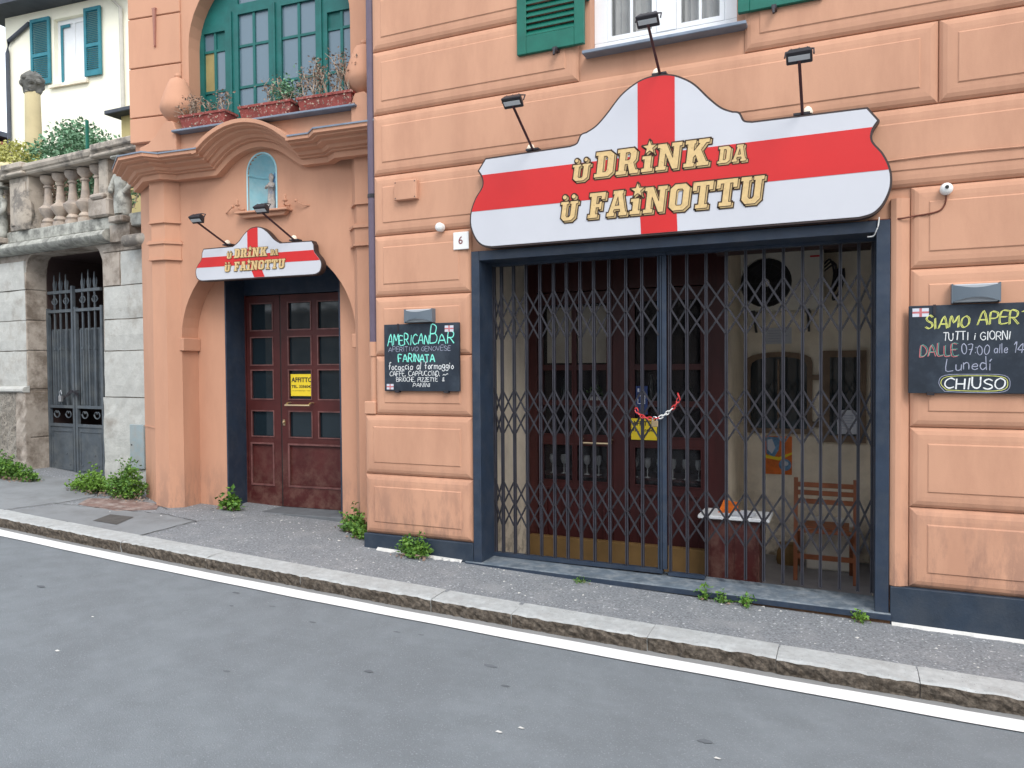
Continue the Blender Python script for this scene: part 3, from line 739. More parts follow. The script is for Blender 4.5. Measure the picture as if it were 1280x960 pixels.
for i, p in enumerate(path):
    a, b = path[max(0, i-1)], path[min(len(path)-1, i+1)]
    t = Vector((b[0]-a[0], b[2]-a[2])).normalized(); nx, nz = -t.y, t.x
    for o_, h in prof: mb.v.append((p[0]+nx*h+p[3][0]*o_, p[1]+p[3][1]*o_, p[2]+nz*h))
mb.f = [(i*mp+j, (i+1)*mp+j, (i+1)*mp+(j+1) % mp, i*mp+(j+1) % mp) for i in range(len(path)-1) for j in range(mp)]
mb.f += [tuple(range(mp)), tuple((len(path)-1)*mp+k for k in range(mp))[::-1]]
obj('cornice', mb, STUCCO2, B, BAY)
def cap(pth, z=.1655):
    mb = MB()
    for i, p in enumerate(pth):
        for o_, h in ((.350, z-.010), (.350, z+.004), (0, z+.008)): mb.v.append((p[0]+p[3][0]*o_, p[1]+p[3][1]*o_, p[2]+h))
    n = len(pth); mb.f = [(3*i+j, 3*i+3+j, 3*i+4+j, 3*i+1+j) for i in range(n-1) for j in (0, 1)]
    obj('lead_cap', mb, LEAD, B, BAY)
cap(left_); cap([(-.86, 0, 3.50, S_)]+path[-3:])
# parapet between cornice and window, lead sill, shoulders and finials
mb = MB(); mb.prism([(-2.20, 3.862), (-2.20, 3.60)]+[(x, z+.085) for x, z in ar]+[(-.20, 3.60), (-.20, 3.862)], -.20, -.001); obj('parapet', mb, STUCCO2, B, BAY)
mb = MB(); mb.box(-2.22, -.19, -.30, .22, 3.864, 3.884); obj('window_sill', mb, LEAD, B, BAY, bev=.004)
for s in (0, 1):
    P = [(-2.66, 3.72), (-2.20, 3.70), (-2.20, 3.90), (-2.24, 3.985), (-2.33, 3.99), (-2.40, 3.93), (-2.46, 3.86), (-2.55, 3.80), (-2.66, 3.77)]
    if s: P = [(-2.45-x, z) for x, z in P]
    mb = MB(); mb.prism(P, -.26, -.001); obj('scroll_shoulder', mb, STUCCO2, B, BAY, bev=.006)
    cx = -2.285 if not s else -.19
    mb = MB(); mb.lathe([(.05, 3.975), (.06, 4.0), (.09, 4.02), (.135, 4.06), (.165, 4.11), (.172, 4.15), (.160, 4.20), (.135, 4.28), (.105, 4.36), (.075, 4.42), (.045, 4.435), (.028, 4.445), (.033, 4.462), (.022, 4.485), (.004, 4.49)], cx, -.13, 18)
    obj('urn_finial', mb, STUCCO2, B, BAY, smooth=True)
# plain upper courses left of the window
for z0_, z1_ in ((3.90, 4.145), (4.155, 4.645), (4.655, 5.145), (5.155, 5.65)):
    mb = MB(); mb.add([(x, y, z) for z in (z0_, z1_) for x, y in ((-2.985, -.065), (-2.36, -.018), (-2.36, .001), (-2.985, .001))], [(0,3,2,1),(4,5,6,7),(0,1,5,4),(1,2,6,5),(2,3,7,6),(3,0,4,7)]); obj('wall_course', mb, STUCCO2, B, BAY, bev=.006)
mb = MB(); mb.prism([(-2.675, 5.22), (-2.625, 5.22), (-2.632, 5.19), (-2.642, 4.85), (-2.650, 4.83), (-2.655, 4.85), (-2.664, 5.19)], -.062, -.040); obj('iron_wall_tie', mb, mat("faded_iron", (.36, .17, .13), .8), B, BAY)
# niche shell
mb = MB(); nphi, c0, rx, dy = 14, -1.408, .164, .20
lv = [3.098, 3.30, 3.478]
for z in lv:
    for i in range(nphi+1):
        a = math.pi*i/nphi; mb.v.append((c0+rx*math.cos(a), .002+dy*math.sin(a), z))
for t in range(1, 7):
    g = math.pi/2*t/6
    for i in range(nphi+1):
        a = math.pi*i/nphi; mb.v.append((c0+rx*math.cos(g)*math.cos(a), .002+dy*math.cos(g)*math.sin(a), 3.478+.176*math.sin(g)))
w1_ = nphi+1
mb.f = [(r_*w1_+i, r_*w1_+i+1, (r_+1)*w1_+i+1, (r_+1)*w1_+i) for r_ in range(8) for i in range(nphi)] + [tuple(range(w1_))]
nb = obj('niche', mb, NICHE, B, BAY, smooth=True)
mb = MB(); mb.tube([(c0+rx*.97*math.cos(math.pi*i/12), .002+dy*.97*math.sin(math.pi*i/12), 3.46) for i in range(13)], .008, 6); obj('niche_rib', mb, NICHE, nb, BAY, smooth=True)
mb = MB(); mb.ring_y(0, 0, 1, 1, 0, 0) if False else None
mb.prism(offset(niche_h, .014), -.006, .0, [niche_h]); obj('niche_border', mb, NICHE, nb, BAY)
mb = MB(); mb.box(-1.66, -1.06, -.10, 0, 3.078, 3.096); mb.prism([(-1.60, 3.04), (-1.12, 3.04), (-1.09, 3.077), (-1.63, 3.077)], -.06, 0); obj('niche_shelf', mb, STUCCO2, B, BAY, bev=.004)
# candle brackets each side of the niche
for s, x in ((-1, -1.62), (1, -1.09)):
    mb = MB(); mb.tube(catmull([(x, 0, 3.14), (x-.01*s, -.05, 3.12), (x, -.09, 3.13), (x+.01*s, -.09, 3.16)], 4), .007, 6); mb.lathe([(.022, 3.155), (.026, 3.165), (.012, 3.17), (.012, 3.21), (.003, 3.225)], x+.01*s, -.09, 8)
    obj('candle_bracket', mb, STUCCO2, B, BAY)
    mb = MB(); mb.tube(catmull([(x+.22*s, 0, 3.115), (x+.17*s, -.03, 3.12), (x+.13*s, -.05, 3.14), (x+.10*s, -.05, 3.155)], 4), .006, 6); mb.ball((x+.10*s, -.05, 3.16), .016, 8, 5)
    obj('wall_hook', mb, STUCCO2, B, BAY)
# big arched window with teal frame
Yw = .15
inner_o = [[(a, c), (b, c), (b, d), (a, d)] for a, b in ()]
def archz(x): return 4.80+.80*math.sqrt(max(0, 1-((x+1.34)/.93)**2))
bays_ = [(-2.215, -1.950), (-1.790, -1.425), (-1.275, -.885), (-.755, -.455)]
oc = offset(winh, -.0005)
holes = []
for a, b in bays_:
    zt_ = min(5.10, archz(a)-.10, archz(b)-.10); holes.append([(a, 3.99), (b, 3.99), (b, zt_), (a, zt_)])
for a, b in bays_[1:3]:
    holes.append([(a, 5.20), (b, 5.20), (b, archz(b)-.07), ((a+b)/2, archz((a+b)/2)-.06), (a, archz(a)-.07)])
mb = MB(); mb.prism(oc, Yw, Yw+.06, holes)
W2 = obj('window', mb, TEAL, B, BAY)
for bi, (a, b) in enumerate(bays_):
    m_ = (a+b)/2; zt_ = min(5.10, archz(a)-.10, archz(b)-.10)
    zs = [3.99, 4.385, 4.79, zt_]
    gb = MB(); gb.box(m_-.014, m_+.014, Yw+.012, Yw+.045, 3.99, zt_)
    for z in zs[1:3]: gb.box(a, m_-.014, Yw+.014, Yw+.043, z-.012, z+.012); gb.box(m_+.014, b, Yw+.014, Yw+.043, z-.012, z+.012)
    obj('glazing_bar', gb, TEAL, W2, BAY)
    for ci, (p, q) in enumerate(((a, m_-.014), (m_+.014, b))):
        for r_ in range(3):
            g = MB(); g.box(p, q, Yw+.026, Yw+.030, zs[r_]+(.012 if r_ else 0), zs[r_+1]-(.012 if r_ < 2 else 0))
            mm = GLASSW
            if bi == 0 and ci == 1 and r_ == 2: mm = TEAL
            if bi == 0 and ci == 0 and r_ == 1: mm = AMBER
            if bi == 0 and ci == 0 and r_ == 0: mm = TEAL
            if bi == 3 and ci == 0 and r_ == 2: mm = TEAL
            obj('pane', g, mm, W2, BAY)
for h in holes[4:]:
    g = MB(); g.prism(h, Yw+.026, Yw+.030); obj('pane', g, GLASSW, W2, BAY)
for x in (-1.87, -1.35, -.82):
    g = MB(); g.box(x-.012, x+.012, Yw-.015, Yw, 3.95, 5.14); obj('mullion_bead', g, TEAL, W2, BAY)

# ------------------------------------------------------------------ slab serif sign letters
GL = {
 'D': ([(0,0),(.55,0),(.72,.15),(.72,.85),(.55,1),(0,1),(0,.84),(.09,.84),(.09,.16),(0,.16)], [[(.33,.2),(.42,.2),(.47,.27),(.47,.73),(.42,.8),(.33,.8)]]),
 'R': ([(0,0),(.4,0),(.4,.16),(.33,.16),(.33,.38),(.42,.38),(.52,0),(.84,0),(.84,.16),(.74,.16),(.64,.43),(.73,.55),(.73,.86),(.6,1),(0,1),(0,.84),(.09,.84),(.09,.16),(0,.16)], [[(.33,.55),(.45,.55),(.49,.6),(.49,.78),(.45,.83),(.33,.83)]]),
 'i': ([(0,0),(.42,0),(.42,.16),(.34,.16),(.34,.62),(0,.62),(0,.48),(.09,.48),(.09,.16),(0,.16)], []),
 'N': ([(0,0),(.38,0),(.38,.16),(.31,.16),(.31,.60),(.6,0),(.8,0),(.8,.84),(.88,.84),(.88,1),(.5,1),(.5,.84),(.58,.84),(.58,.44),(.32,1),(0,1),(0,.84),(.09,.84),(.09,.16),(0,.16)], []),
 'K': ([(0,0),(.38,0),(.38,.16),(.33,.16),(.33,.34),(.39,.42),(.5,.16),(.45,.16),(.45,0),(.88,0),(.88,.16),(.79,.16),(.58,.60),(.73,.84),(.84,.84),(.84,1),(.45,1),(.45,.84),(.5,.84),(.33,.60),(.33,.84),(.38,.84),(.38,1),(0,1),(0,.84),(.09,.84),(.09,.16),(0,.16)], []),
 'A': ([(0,0),(.32,0),(.32,.16),(.27,.16),(.29,.26),(.51,.26),(.53,.16),(.48,.16),(.48,0),(.82,0),(.82,.16),(.76,.16),(.58,.84),(.61,.84),(.61,1),(.19,1),(.19,.84),(.24,.84),(.07,.16),(0,.16)], [[(.325,.42),(.465,.42),(.395,.74)]]),
 'F': ([(0,0),(.42,0),(.42,.16),(.33,.16),(.33,.40),(.44,.40),(.44,.32),(.55,.32),(.55,.64),(.44,.64),(.44,.56),(.33,.56),(.33,.83),(.50,.83),(.50,.70),(.68,.70),(.68,1),(0,1),(0,.84),(.09,.84),(.09,.16),(0,.16)], []),
 'O': ([(.17,0),(.57,0),(.74,.16),(.74,.84),(.57,1),(.17,1),(0,.84),(0,.16)], [[(.29,.2),(.45,.2),(.49,.26),(.49,.74),(.45,.8),(.29,.8),(.25,.74),(.25,.26)]]),
 'T': ([(.15,0),(.61,0),(.61,.16),(.50,.16),(.50,.83),(.59,.83),(.59,.66),(.76,.66),(.76,1),(0,1),(0,.66),(.17,.66),(.17,.83),(.26,.83),(.26,.16),(.15,.16)], []),
 'U': ([(.22,0),(.58,0),(.74,.17),(.74,.84),(.82,.84),(.82,1),(.44,1),(.44,.84),(.50,.84),(.50,.27),(.45,.2),(.36,.2),(.31,.27),(.31,.84),(.38,.84),(.38,1),(0,1),(0,.84),(.08,.84),(.08,.17)], []),
}
def star(cx, cz, r):
    return [(cx+(r if k % 2 == 0 else r*.42)*math.sin(math.pi*k/5), cz+(r if k % 2 == 0 else r*.42)*math.cos(math.pi*k/5)) for k in range(10)]
def stroke(mb, loop, wd, y):
    """pen line along a closed loop, flat print facing the street"""
    n = len(loop)
    for i in range(n):
        a, b = loop[i], loop[(i+1) % n]; L = math.hypot(b[0]-a[0], b[1]-a[1])
        if L < 1e-6: continue
        ex, ez = (b[0]-a[0])/L*wd*.45, (b[1]-a[1])/L*wd*.45; nx, nz = -ez/.9, ex/.9; yy = y-(i % 5)*.00006
        mb.add([(a[0]-ex+nx, yy, a[1]-ez+nz), (a[0]-ex-nx, yy, a[1]-ez-nz), (b[0]+ex-nx, yy, b[1]+ez-nz), (b[0]+ex+nx, yy, b[1]+ez+nz)], [(0,1,2,3)])
def sign_word(word, x0, x1, zb, h, y, par, F=I4, o1=.013, dx=.012, dz=-.012):
    """tan slab letters with a side layer and a dark outline, flat print with real thickness of a few mm"""
    wtot = sum(max(p[0] for p in GL[c.replace('Ü', 'U')][0])+.10 for c in word)-.10
    k = (x1-x0-.12*h)/wtot; x = x0
    for c in word:
        g = GL[c.replace('Ü', 'U')]; wdt = max(p[0] for p in g[0])
        hh = h
        def T(p, X=x): return (X+p[0]*k+p[1]*h*.12, zb+p[1]*hh)
        shapes = [([T(p) for p in g[0]], [[T(p) for p in q] for q in g[1]])]
        if c == 'Ü':
            shapes[0] = ([(a, zb+(b-zb)*.80) for a, b in shapes[0][0]], [])
            r = .085*h*1.15
            for q in (.20, .62): shapes.append((el(x+q*k+.10*h, zb+h*.98, r, r, 0, 337.5, 15), []))
        if c == 'i': shapes.append((star(x+.22*k+.12*h, zb+.92*h, .30*h), []))
        for pi, (po, hs) in enumerate(shapes):
            e = pi*.0004; sh_ = lambda lp: [(a+dx*.8, b+dz*.8) for a, b in lp]
            ol = MB()
            stroke(ol, po, 2*o1*.62, y-.0010-e); stroke(ol, sh_(po), 2*o1*.62, y-.0010-e)
            for q in hs: stroke(ol, q, o1*.7, y-.0010-e)
            obj('letter_outline', ol, LETO, par, F)
            mb = MB(); mb.prism(sh_(po), y-.0046-e, y-.0028, [sh_(q) for q in hs]); obj('letter_side', mb, LETS, par, F)
            mb = MB(); mb.prism(po, y-.0068-e, y-.0048, hs); obj('letter', mb, LETF, par, F)
            il = MB(); stroke(il, po, o1*.34, y-.0074-e)
            for q in hs: stroke(il, q, o1*.34, y-.0074-e)
            obj('letter_line', il, LETO, par, F)
        x += (wdt+.10)*k
def floodlamp(base, head, label, cat, grp, F=I4, wd=.150, arm=MAROON):
    b, h = Vector(base), Vector(head)
    t = root('sign_lamp', base, label, cat, grp, F)
    mb = MB(); mb.box(b.x-.055, b.x+.045, b.y-.012, b.y+.05, b.z-.002, b.z+.012); obj('mounting_foot', mb, BLACKM, t, F)
    mb = MB(); mb.lathe([(.03, b.z+.008), (.033, b.z+.02), (.022, b.z+.045), (.01, b.z+.055)], b.x-.03*(1 if b.x < -.5 else -1), b.y+.03, 10); obj('junction_cap', mb, CREAM, t, F, smooth=True)
    mb = MB(); mb.tube([b+Vector((0, 0, .0)), h+Vector((0, 0, -.03))], .0095, 8); obj('arm', mb, arm, t, F, smooth=True)
    hd = MB(); vs = []; q = wd/2
    # tapered housing tipped down toward the sign
    A = Matrix.Translation(h) @ Matrix.Rotation(R(-38), 4, 'X')
    ft = [(-q, -.045, -.02), (q, -.045, -.02), (q, .045, -.02), (-q, .045, -.02), (-q*.8, -.03, .035), (q*.8, -.03, .035), (q*.8, .03, .035), (-q*.8, .03, .035)]
    hd.add([A @ Vector(v) for v in ft], [(0,3,2,1),(4,5,6,7),(0,1,5,4),(1,2,6,5),(2,3,7,6),(3,0,4,7)])
    ho = obj('lamp_head', hd, BLACKM, t, F, bev=.006)
    gl = MB(); gl.add([A @ Vector((a*q*.80, b_*.016, z)) for z in (-.024, -.0205) for a, b_ in ((-1,-1),(1,-1),(1,1),(-1,1))], [(0,1,2,3),(7,6,5,4),(0,4,5,1),(1,5,6,2),(2,6,7,3),(3,7,4,0)])
    obj('lamp_glass', gl, GLASSC, ho, F)
    br = MB(); br.tube([A @ Vector(v) for v in ((-q-.006, 0, .0), (-q-.004, 0, .055), (-q*.4, 0, .068), (q*.4, 0, .068), (q+.004, 0, .055), (q+.006, 0, .0))], .005, 6)
    for a in (-.5, 0, .5): br.bar(A @ Vector((a*q*1.2, -.03, .034)), A @ Vector((a*q*1.2, .03, .05)), .006)
    obj('lamp_bracket', br, BLACKM, ho, F)
    return t
# big sign
cx = -1.22
def mirror(h): return h
right = ([(0,3.582),(.07,3.577),(.15,3.55),(.25,3.485),(.35,3.375),(.43,3.300),(.505,3.262)], [(.505,3.262),(.545,3.250),(.575,3.195),(.63,3.178)], [(.63,3.178),(1.31,3.170)], [(1.31,3.170),(1.368,3.092)], [(1.368,3.092),(1.335,3.035),(1.335,2.965),(1.395,2.88),(1.435,2.78),(1.438,2.68),(1.40,2.585),(1.345,2.53),(1.27,2.511)])
def half(segs):
    out = []
    for s in segs:
        q = catmull(s, 5) if len(s) > 2 else s
        out += q if not out else q[1:]
    return out
hr = half(right); OUT = [(cx+a, z) for a, z in hr] + [(cx-a, z) for a, z in hr[::-1]][:-1]
S = root('bar_sign', (cx, -.08, 2.5), 'large shaped white and red cross sign with tan lettering above the folding gate', 'sign')
mb = MB(); mb.prism(offset(OUT, .013), -.116, -.050); obj('sign_edge', mb, SIGNE, S)
mb = MB(); mb.prism(OUT, -.121, -.1165); obj('sign_face', mb, SIGNW, S)
mb = MB(); mb.prism(offset(OUT, -.012)[::1], -.0505, -.0450) ; obj('sign_back', mb, SIGNE, S)
Yf = -.1215
band = clip(clip(OUT, 1, 2.785, 1), 1, 3.055, -1)
mb = MB(); mb.prism(band, Yf-.0015, Yf); obj('red_band', mb, SIGNR, S)
up = clip(clip(clip(OUT, 1, 3.0555, 1), 0, -1.352, 1), 0, -1.094, -1); mb = MB(); mb.prism(up, Yf-.0015, Yf); obj('red_band', mb, SIGNR, S)
lo_ = [(-1.330, 2.5115), (-1.077, 2.5115), (-1.088, 2.7845), (-1.345, 2.7845)]; mb = MB(); mb.prism(lo_, Yf-.0015, Yf); obj('red_band', mb, SIGNR, S)
Yl = Yf-.0018
sign_word('Ü', -1.845, -1.69, 2.925, .150, Yl, S)
sign_word('DRiNK', -1.672, -.846, 2.935, .180, Yl, S)
sign_word('DA', -.812, -.612, 2.935, .112, Yl, S, o1=.010)
sign_word('Ü', -1.94, -1.785, 2.648, .175, Yl, S)
sign_word('FAiNOTTU', -1.722, -.505, 2.650, .180, Yl, S)
mb = MB()
for x in (-2.3, -1.2, -.1): mb.box(x, x+.03, -.050, .0, 2.7, 2.73)
obj('sign_bracket', mb, BLACKM, S)
LG = 'floodlights on arms above the big sign'
floodlamp((-2.15, -.10, 3.200), (-2.134, -.50, 3.430), 'leftmost floodlight on a thin arm above the big bar sign', 'lamp', LG)
floodlamp((-1.20, -.10, 3.600), (-1.184, -.50, 3.805), 'floodlight on the arm at the crown of the big bar sign', 'lamp', LG)
floodlamp((-.281, -.10, 3.195), (-.278, -.50, 3.420), 'floodlight on the arm over the right end of the big bar sign', 'lamp', LG)
# small sign over the portal
cx2 = -1.41
right2 = ([(0,2.93),(.06,2.920),(.13,2.875),(.20,2.805),(.27,2.762)], [(.27,2.762),(.622,2.758)], [(.622,2.758),(.640,2.725)], [(.640,2.725),(.650,2.66),(.70,2.60),(.722,2.55),(.708,2.49),(.665,2.463),(.60,2.459)])
hr = half(right2); OUT2 = [(cx2+a, z) for a, z in hr] + [(cx2-a, z) for a, z in hr[::-1]][:-1]
S2 = root('portal_sign', (cx2, -.06, 2.45), 'small shaped red and white cross sign above the arched portal door', 'sign', None, BAY)
mb = MB(); mb.prism(offset(OUT2, .010), -.096, -.030); obj('sign_edge', mb, SIGNE, S2, BAY)
mb = MB(); mb.prism(OUT2, -.100, -.0965); obj('sign_face', mb, SIGNW, S2, BAY)
Yf = -.1005
mb = MB(); mb.prism(clip(clip(OUT2, 1, 2.584, 1), 1, 2.680, -1), Yf-.0015, Yf); obj('red_band', mb, SIGNR, S2, BAY)
mb = MB(); mb.prism(clip(clip(clip(OUT2, 1, 2.6805, 1), 0, -1.508, 1), 0, -1.388, -1), Yf-.0015, Yf); obj('red_band', mb, SIGNR, S2, BAY)
mb = MB(); mb.prism([(-1.435, 2.461), (-1.315, 2.461), (-1.37, 2.5835), (-1.490, 2.5835)], Yf-.0015, Yf); obj('red_band', mb, SIGNR, S2, BAY)
Yl = Yf-.0018
sign_word('Ü', -1.755, -1.685, 2.652, .068, Yl, S2, BAY, .0038, .005, -.004)
sign_word('DRiNK', -1.665, -1.272, 2.654, .088, Yl, S2, BAY, .0038, .005, -.004)
sign_word('DA', -1.245, -1.150, 2.655, .055, Yl, S2, BAY, .004, .005, -.004)
sign_word('Ü', -1.785, -1.705, 2.528, .085, Yl, S2, BAY, .0038, .005, -.004)
sign_word('FAiNOTTU', -1.668, -1.075, 2.530, .088, Yl, S2, BAY, .0038, .005, -.004)
LG2 = 'floodlights above the small portal sign'
floodlamp((-1.766, -.07, 2.790), (-1.815, -.42, 2.985), 'floodlight on a maroon arm over the left end of the small portal sign', 'lamp', LG2, BAY, .135)
floodlamp((-.992, -.07, 2.785), (-1.085, -.42, 3.020), 'floodlight on a maroon arm in front of the blue niche', 'lamp', LG2, BAY, .135)

# ------------------------------------------------------------------ chalk writing (single stroke letters)
SF = {
 'A': [[(0,0),(.35,1),(.7,0)],[(.12,.35),(.58,.35)]], 'B': [[(0,0),(0,1),(.45,.95),(.5,.75),(.4,.55),(0,.52)],[(.4,.55),(.65,.35),(.55,.05),(0,0)]],
 'C': [[(.6,.85),(.35,1),(.05,.75),(.02,.3),(.3,0),(.62,.12)]], 'D': [[(0,0),(0,1),(.4,.9),(.62,.5),(.4,.08),(0,0)]],
 'E': [[(.5,1),(0,1),(0,0),(.52,0)],[(0,.52),(.4,.52)]], 'F': [[(.55,1),(0,1),(0,0)],[(0,.52),(.4,.52)]],
 'G': [[(.6,.85),(.35,1),(.05,.75),(.02,.3),(.3,0),(.6,.15),(.6,.45),(.35,.45)]], 'H': [[(0,0),(0,1)],[(.55,0),(.55,1)],[(0,.5),(.55,.5)]],
 'I': [[(.1,0),(.1,1)]], 'L': [[(0,1),(0,0),(.5,0)]], 'M': [[(0,0),(.08,1),(.38,.4),(.68,1),(.76,0)]],
 'N': [[(0,0),(0,1),(.55,0),(.55,1)]], 'O': [[(.3,1),(.03,.75),(.03,.25),(.3,0),(.6,.25),(.6,.75),(.3,1)]],
 'P': [[(0,0),(0,1),(.45,.95),(.52,.72),(.4,.5),(0,.48)]], 'R': [[(0,0),(0,1),(.45,.95),(.52,.72),(.4,.5),(0,.48)],[(.2,.48),(.6,0)]],
 'S': [[(.55,.85),(.3,1),(.05,.8),(.15,.58),(.5,.4),(.55,.15),(.28,0),(0,.13)]], 'T': [[(0,1),(.6,1)],[(.3,1),(.3,0)]],
 'U': [[(0,1),(0,.25),(.25,0),(.5,.2),(.55,1)]], 'V': [[(0,1),(.3,0),(.6,1)]], 'Z': [[(0,1),(.5,1),(0,0),(.55,0)]],
 'a': [[(.42,.5),(.15,.52),(.02,.25),(.18,0),(.42,.2),(.42,.52),(.44,0)]], 'c': [[(.38,.45),(.18,.53),(.02,.25),(.18,0),(.4,.08)]],
 'd': [[(.42,.45),(.15,.52),(.02,.25),(.18,0),(.42,.2)],[(.42,1),(.44,0)]], 'e': [[(.03,.28),(.4,.3),(.3,.53),(.08,.42),(.05,.12),(.25,0),(.42,.1)]],
 'f': [[(.35,.95),(.2,1),(.14,.8),(.14,0)],[(0,.5),(.3,.52)]], 'g': [[(.4,.45),(.15,.52),(.02,.28),(.18,.05),(.4,.2),(.41,.5),(.4,-.25),(.15,-.35),(0,-.22)]],
 'i': [[(.06,.5),(.06,0)],[(.06,.68),(.07,.74)]], 'l': [[(.06,1),(.06,0)]], 'm': [[(0,.5),(0,0)],[(0,.38),(.16,.52),(.28,.4),(.28,0)],[(.28,.38),(.44,.52),(.56,.4),(.56,0)]],
 'n': [[(0,.5),(0,0)],[(0,.36),(.2,.53),(.36,.4),(.36,0)]], 'o': [[(.2,.53),(.02,.3),(.18,0),(.4,.22),(.2,.53)]], 'r': [[(0,.5),(0,0)],[(0,.32),(.15,.5),(.3,.5)]],
 't': [[(.14,.85),(.14,.05),(.3,0)],[(0,.55),(.3,.55)]], 'u': [[(0,.5),(.03,.1),(.2,0),(.38,.15),(.38,.5),(.4,0)]],
 '0': [[(.25,1),(.03,.75),(.03,.25),(.25,0),(.48,.25),(.48,.75),(.25,1)]], '7': [[(0,1),(.48,1),(.18,0)],[(.08,.5),(.42,.5)]],
 '1': [[(0,.75),(.18,1),(.18,0)]], '4': [[(.35,0),(.35,1),(0,.35),(.52,.35)]], '6': [[(.42,.95),(.15,.75),(.03,.3),(.2,0),(.45,.15),(.4,.45),(.1,.42)]],
 '.': [[(.03,0),(.05,.06)]], ',': [[(.06,.08),(0,-.12)]], ':': [[(.05,.15),(.06,.2)],[(.05,.6),(.06,.66)]], '&': [[(.5,0),(.1,.7),(.25,.95),(.38,.75),(.02,.25),(.2,0),(.5,.35)]], ' ': [],
 '~': [[(0,.1),(.25,.3),(.5,.12),(.95,.42),(1.15,.35)]], "'": [[(.05,1),(.02,.82)]],
}
SW = lambda c: {' ': .35, 'I': .2, 'i': .13, 'l': .13, '.': .1, ',': .12, ':': .12}.get(c) or max(p[0] for s in SF[c] for p in s)
def chalk(text, x0, x1, zb, h, y, m, par, th=.007, slope=0, seed=1, accent=(), inflate=0, caps=None, name='chalk_writing'):
    rr = random.Random(seed); gap = .17
    tot = sum(SW(c)+gap for c in text)-gap; k = (x1-x0)/tot; x = x0; mb = MB(); e = 0
    for idx, c in enumerate(text):
        jz = rr.uniform(-.07, .07)*h; sh = rr.uniform(-.08, .16); hh = h*rr.uniform(.88, 1.12)
        if caps and idx in caps: hh = h*caps[idx]
        ss = list(SF[c])
        if idx in accent: ss = ss+[[(.38,1.12),(.5,1.3)]] if c.isupper() else ss+[[(.05,.72),(.16,.86)]]
        for s in ss:
            P = [(x+(px+sh*pz)*k, zb+jz+pz*hh+slope*(x-x0)) for px, pz in s]
            if len(P) > 2: P = catmull(P, 3)
            for a, b in zip(P, P[1:]):
                dx_, dz_ = b[0]-a[0], b[1]-a[1]; L = math.hypot(dx_, dz_)
                if L < 1e-6: continue
                nx, nz = -dz_/L*th/2, dx_/L*th/2; ex, ez = dx_/L*th*.3, dz_/L*th*.3
                w_ = rr.uniform(.75, 1.15); e += 1
                yy = y-(e % 7)*.00008
                mb.add([(a[0]-ex+nx*w_, yy, a[1]-ez+nz*w_), (a[0]-ex-nx*w_, yy, a[1]-ez-nz*w_), (b[0]+ex-nx*w_, yy, b[1]+ez-nz*w_), (b[0]+ex+nx*w_, yy, b[1]+ez+nz*w_)], [(0,1,2,3)])
        x += (SW(c)+gap)*k
    return obj(name, mb, m, par)
def board(x0, x1, z0, z1, label):
    t = root('chalkboard', ((x0+x1)/2, -.06, z0), label, 'chalkboard')
    mb = MB(); mb.box(x0, x1, -.078, -.052, z0, z1); obj('slate', mb, SLATE, t, bev=.003)
    mb = MB()
    for x in (x0+.12, x1-.12): mb.box(x-.02, x+.02, -.083, -.049, z0-.012, z0+.008)
    mb.box(x0+.13, x0+.145, -.083, -.078, z1-.06, z1+.004)
    obj('board_clip', mb, BLACKM, t)
    return t
def flag(x, z, w_, h_, par, y=-.0785, m=CH_P):
    mb = MB(); mb.box(x, x+w_, y-.001, y, z, z+h_); f = obj('sticker', mb, PAPER, par)
    mb = MB(); mb.box(x, x+w_, y-.0018, y-.0011, z+h_*.4, z+h_*.62); mb.box(x+w_*.42, x+w_*.58, y-.0018, y-.0011, z, z+h_*.4); mb.box(x+w_*.42, x+w_*.58, y-.0018, y-.0011, z+h_*.62, z+h_); obj('sticker_cross', mb, m, f)
bl = board(-3.497, -2.800, 1.400, 1.945, 'chalkboard listing American bar, farinata and focaccia in teal and white chalk')
Y = -.0786
chalk('AMERICAN', -3.462, -3.078, 1.775, .078, Y, CH_T, bl, .0085, .012, 1, caps={0: 1.2})
chalk('BAR', -3.062, -2.845, 1.780, .082, Y, CH_T, bl, .0085, .0, 2, caps={0: 1.75})
chalk('APERITIVO GENOVESE', -3.455, -2.875, 1.722, .036, Y, CH_L, bl, .0035, .008, 3)
chalk('FARINATA', -3.358, -3.020, 1.640, .060, Y, CH_T, bl, .0095, .0, 4)
chalk('focaccia al formaggio', -3.455, -2.850, 1.575, .055, Y, CH_W, bl, .0055, .012, 5)
chalk('CAFFE, CAPPUCCINO, ~', -3.445, -2.90, 1.522, .037, Y, CH_W, bl, .0045, .01, 6, accent=(4,))
chalk('BRIOCHE, PIZZETTE  &', -3.380, -2.935, 1.478, .032, Y, CH_W, bl, .0042, .004, 7)
chalk('PANINI', -3.225, -3.065, 1.436, .030, Y, CH_W, bl, .0042, .004, 8)
flag(-2.925, 1.872, .078, .050, bl); flag(-3.475, 1.413, .066, .045, bl)
br_ = board(.330, 1.095, 1.413, 1.948, 'chalkboard with opening hours reading siamo aperti and chiuso, on the right wall')
for k_, (mm, d_) in enumerate(((CH_Y, 0), (CH_Y, .006))):
    chalk('SIAMO', .418+d_, .640+d_, 1.806+d_*.6, .070, Y-k_*.0008, mm, br_, .0042, .010, 11, caps={0: 1.15})
    chalk('APERTI', .690+d_, .975+d_, 1.822+d_*.6, .078, Y-k_*.0008, mm, br_, .0042, .0, 12)
chalk('TUTTI i GIORNI', .514, .857, 1.734, .046, Y, CH_W, br_, .0048, .0, 13)
chalk('DALLE', .390, .590, 1.637, .066, Y, CH_P, br_, .0048, .01, 14)
chalk('DALLE', .396, .598, 1.643, .064, Y-.0008, CH_G, br_, .0036, .01, 14)
chalk('07:00', .614, .750, 1.646, .060, Y, CH_L, br_, .0044, .012, 15)
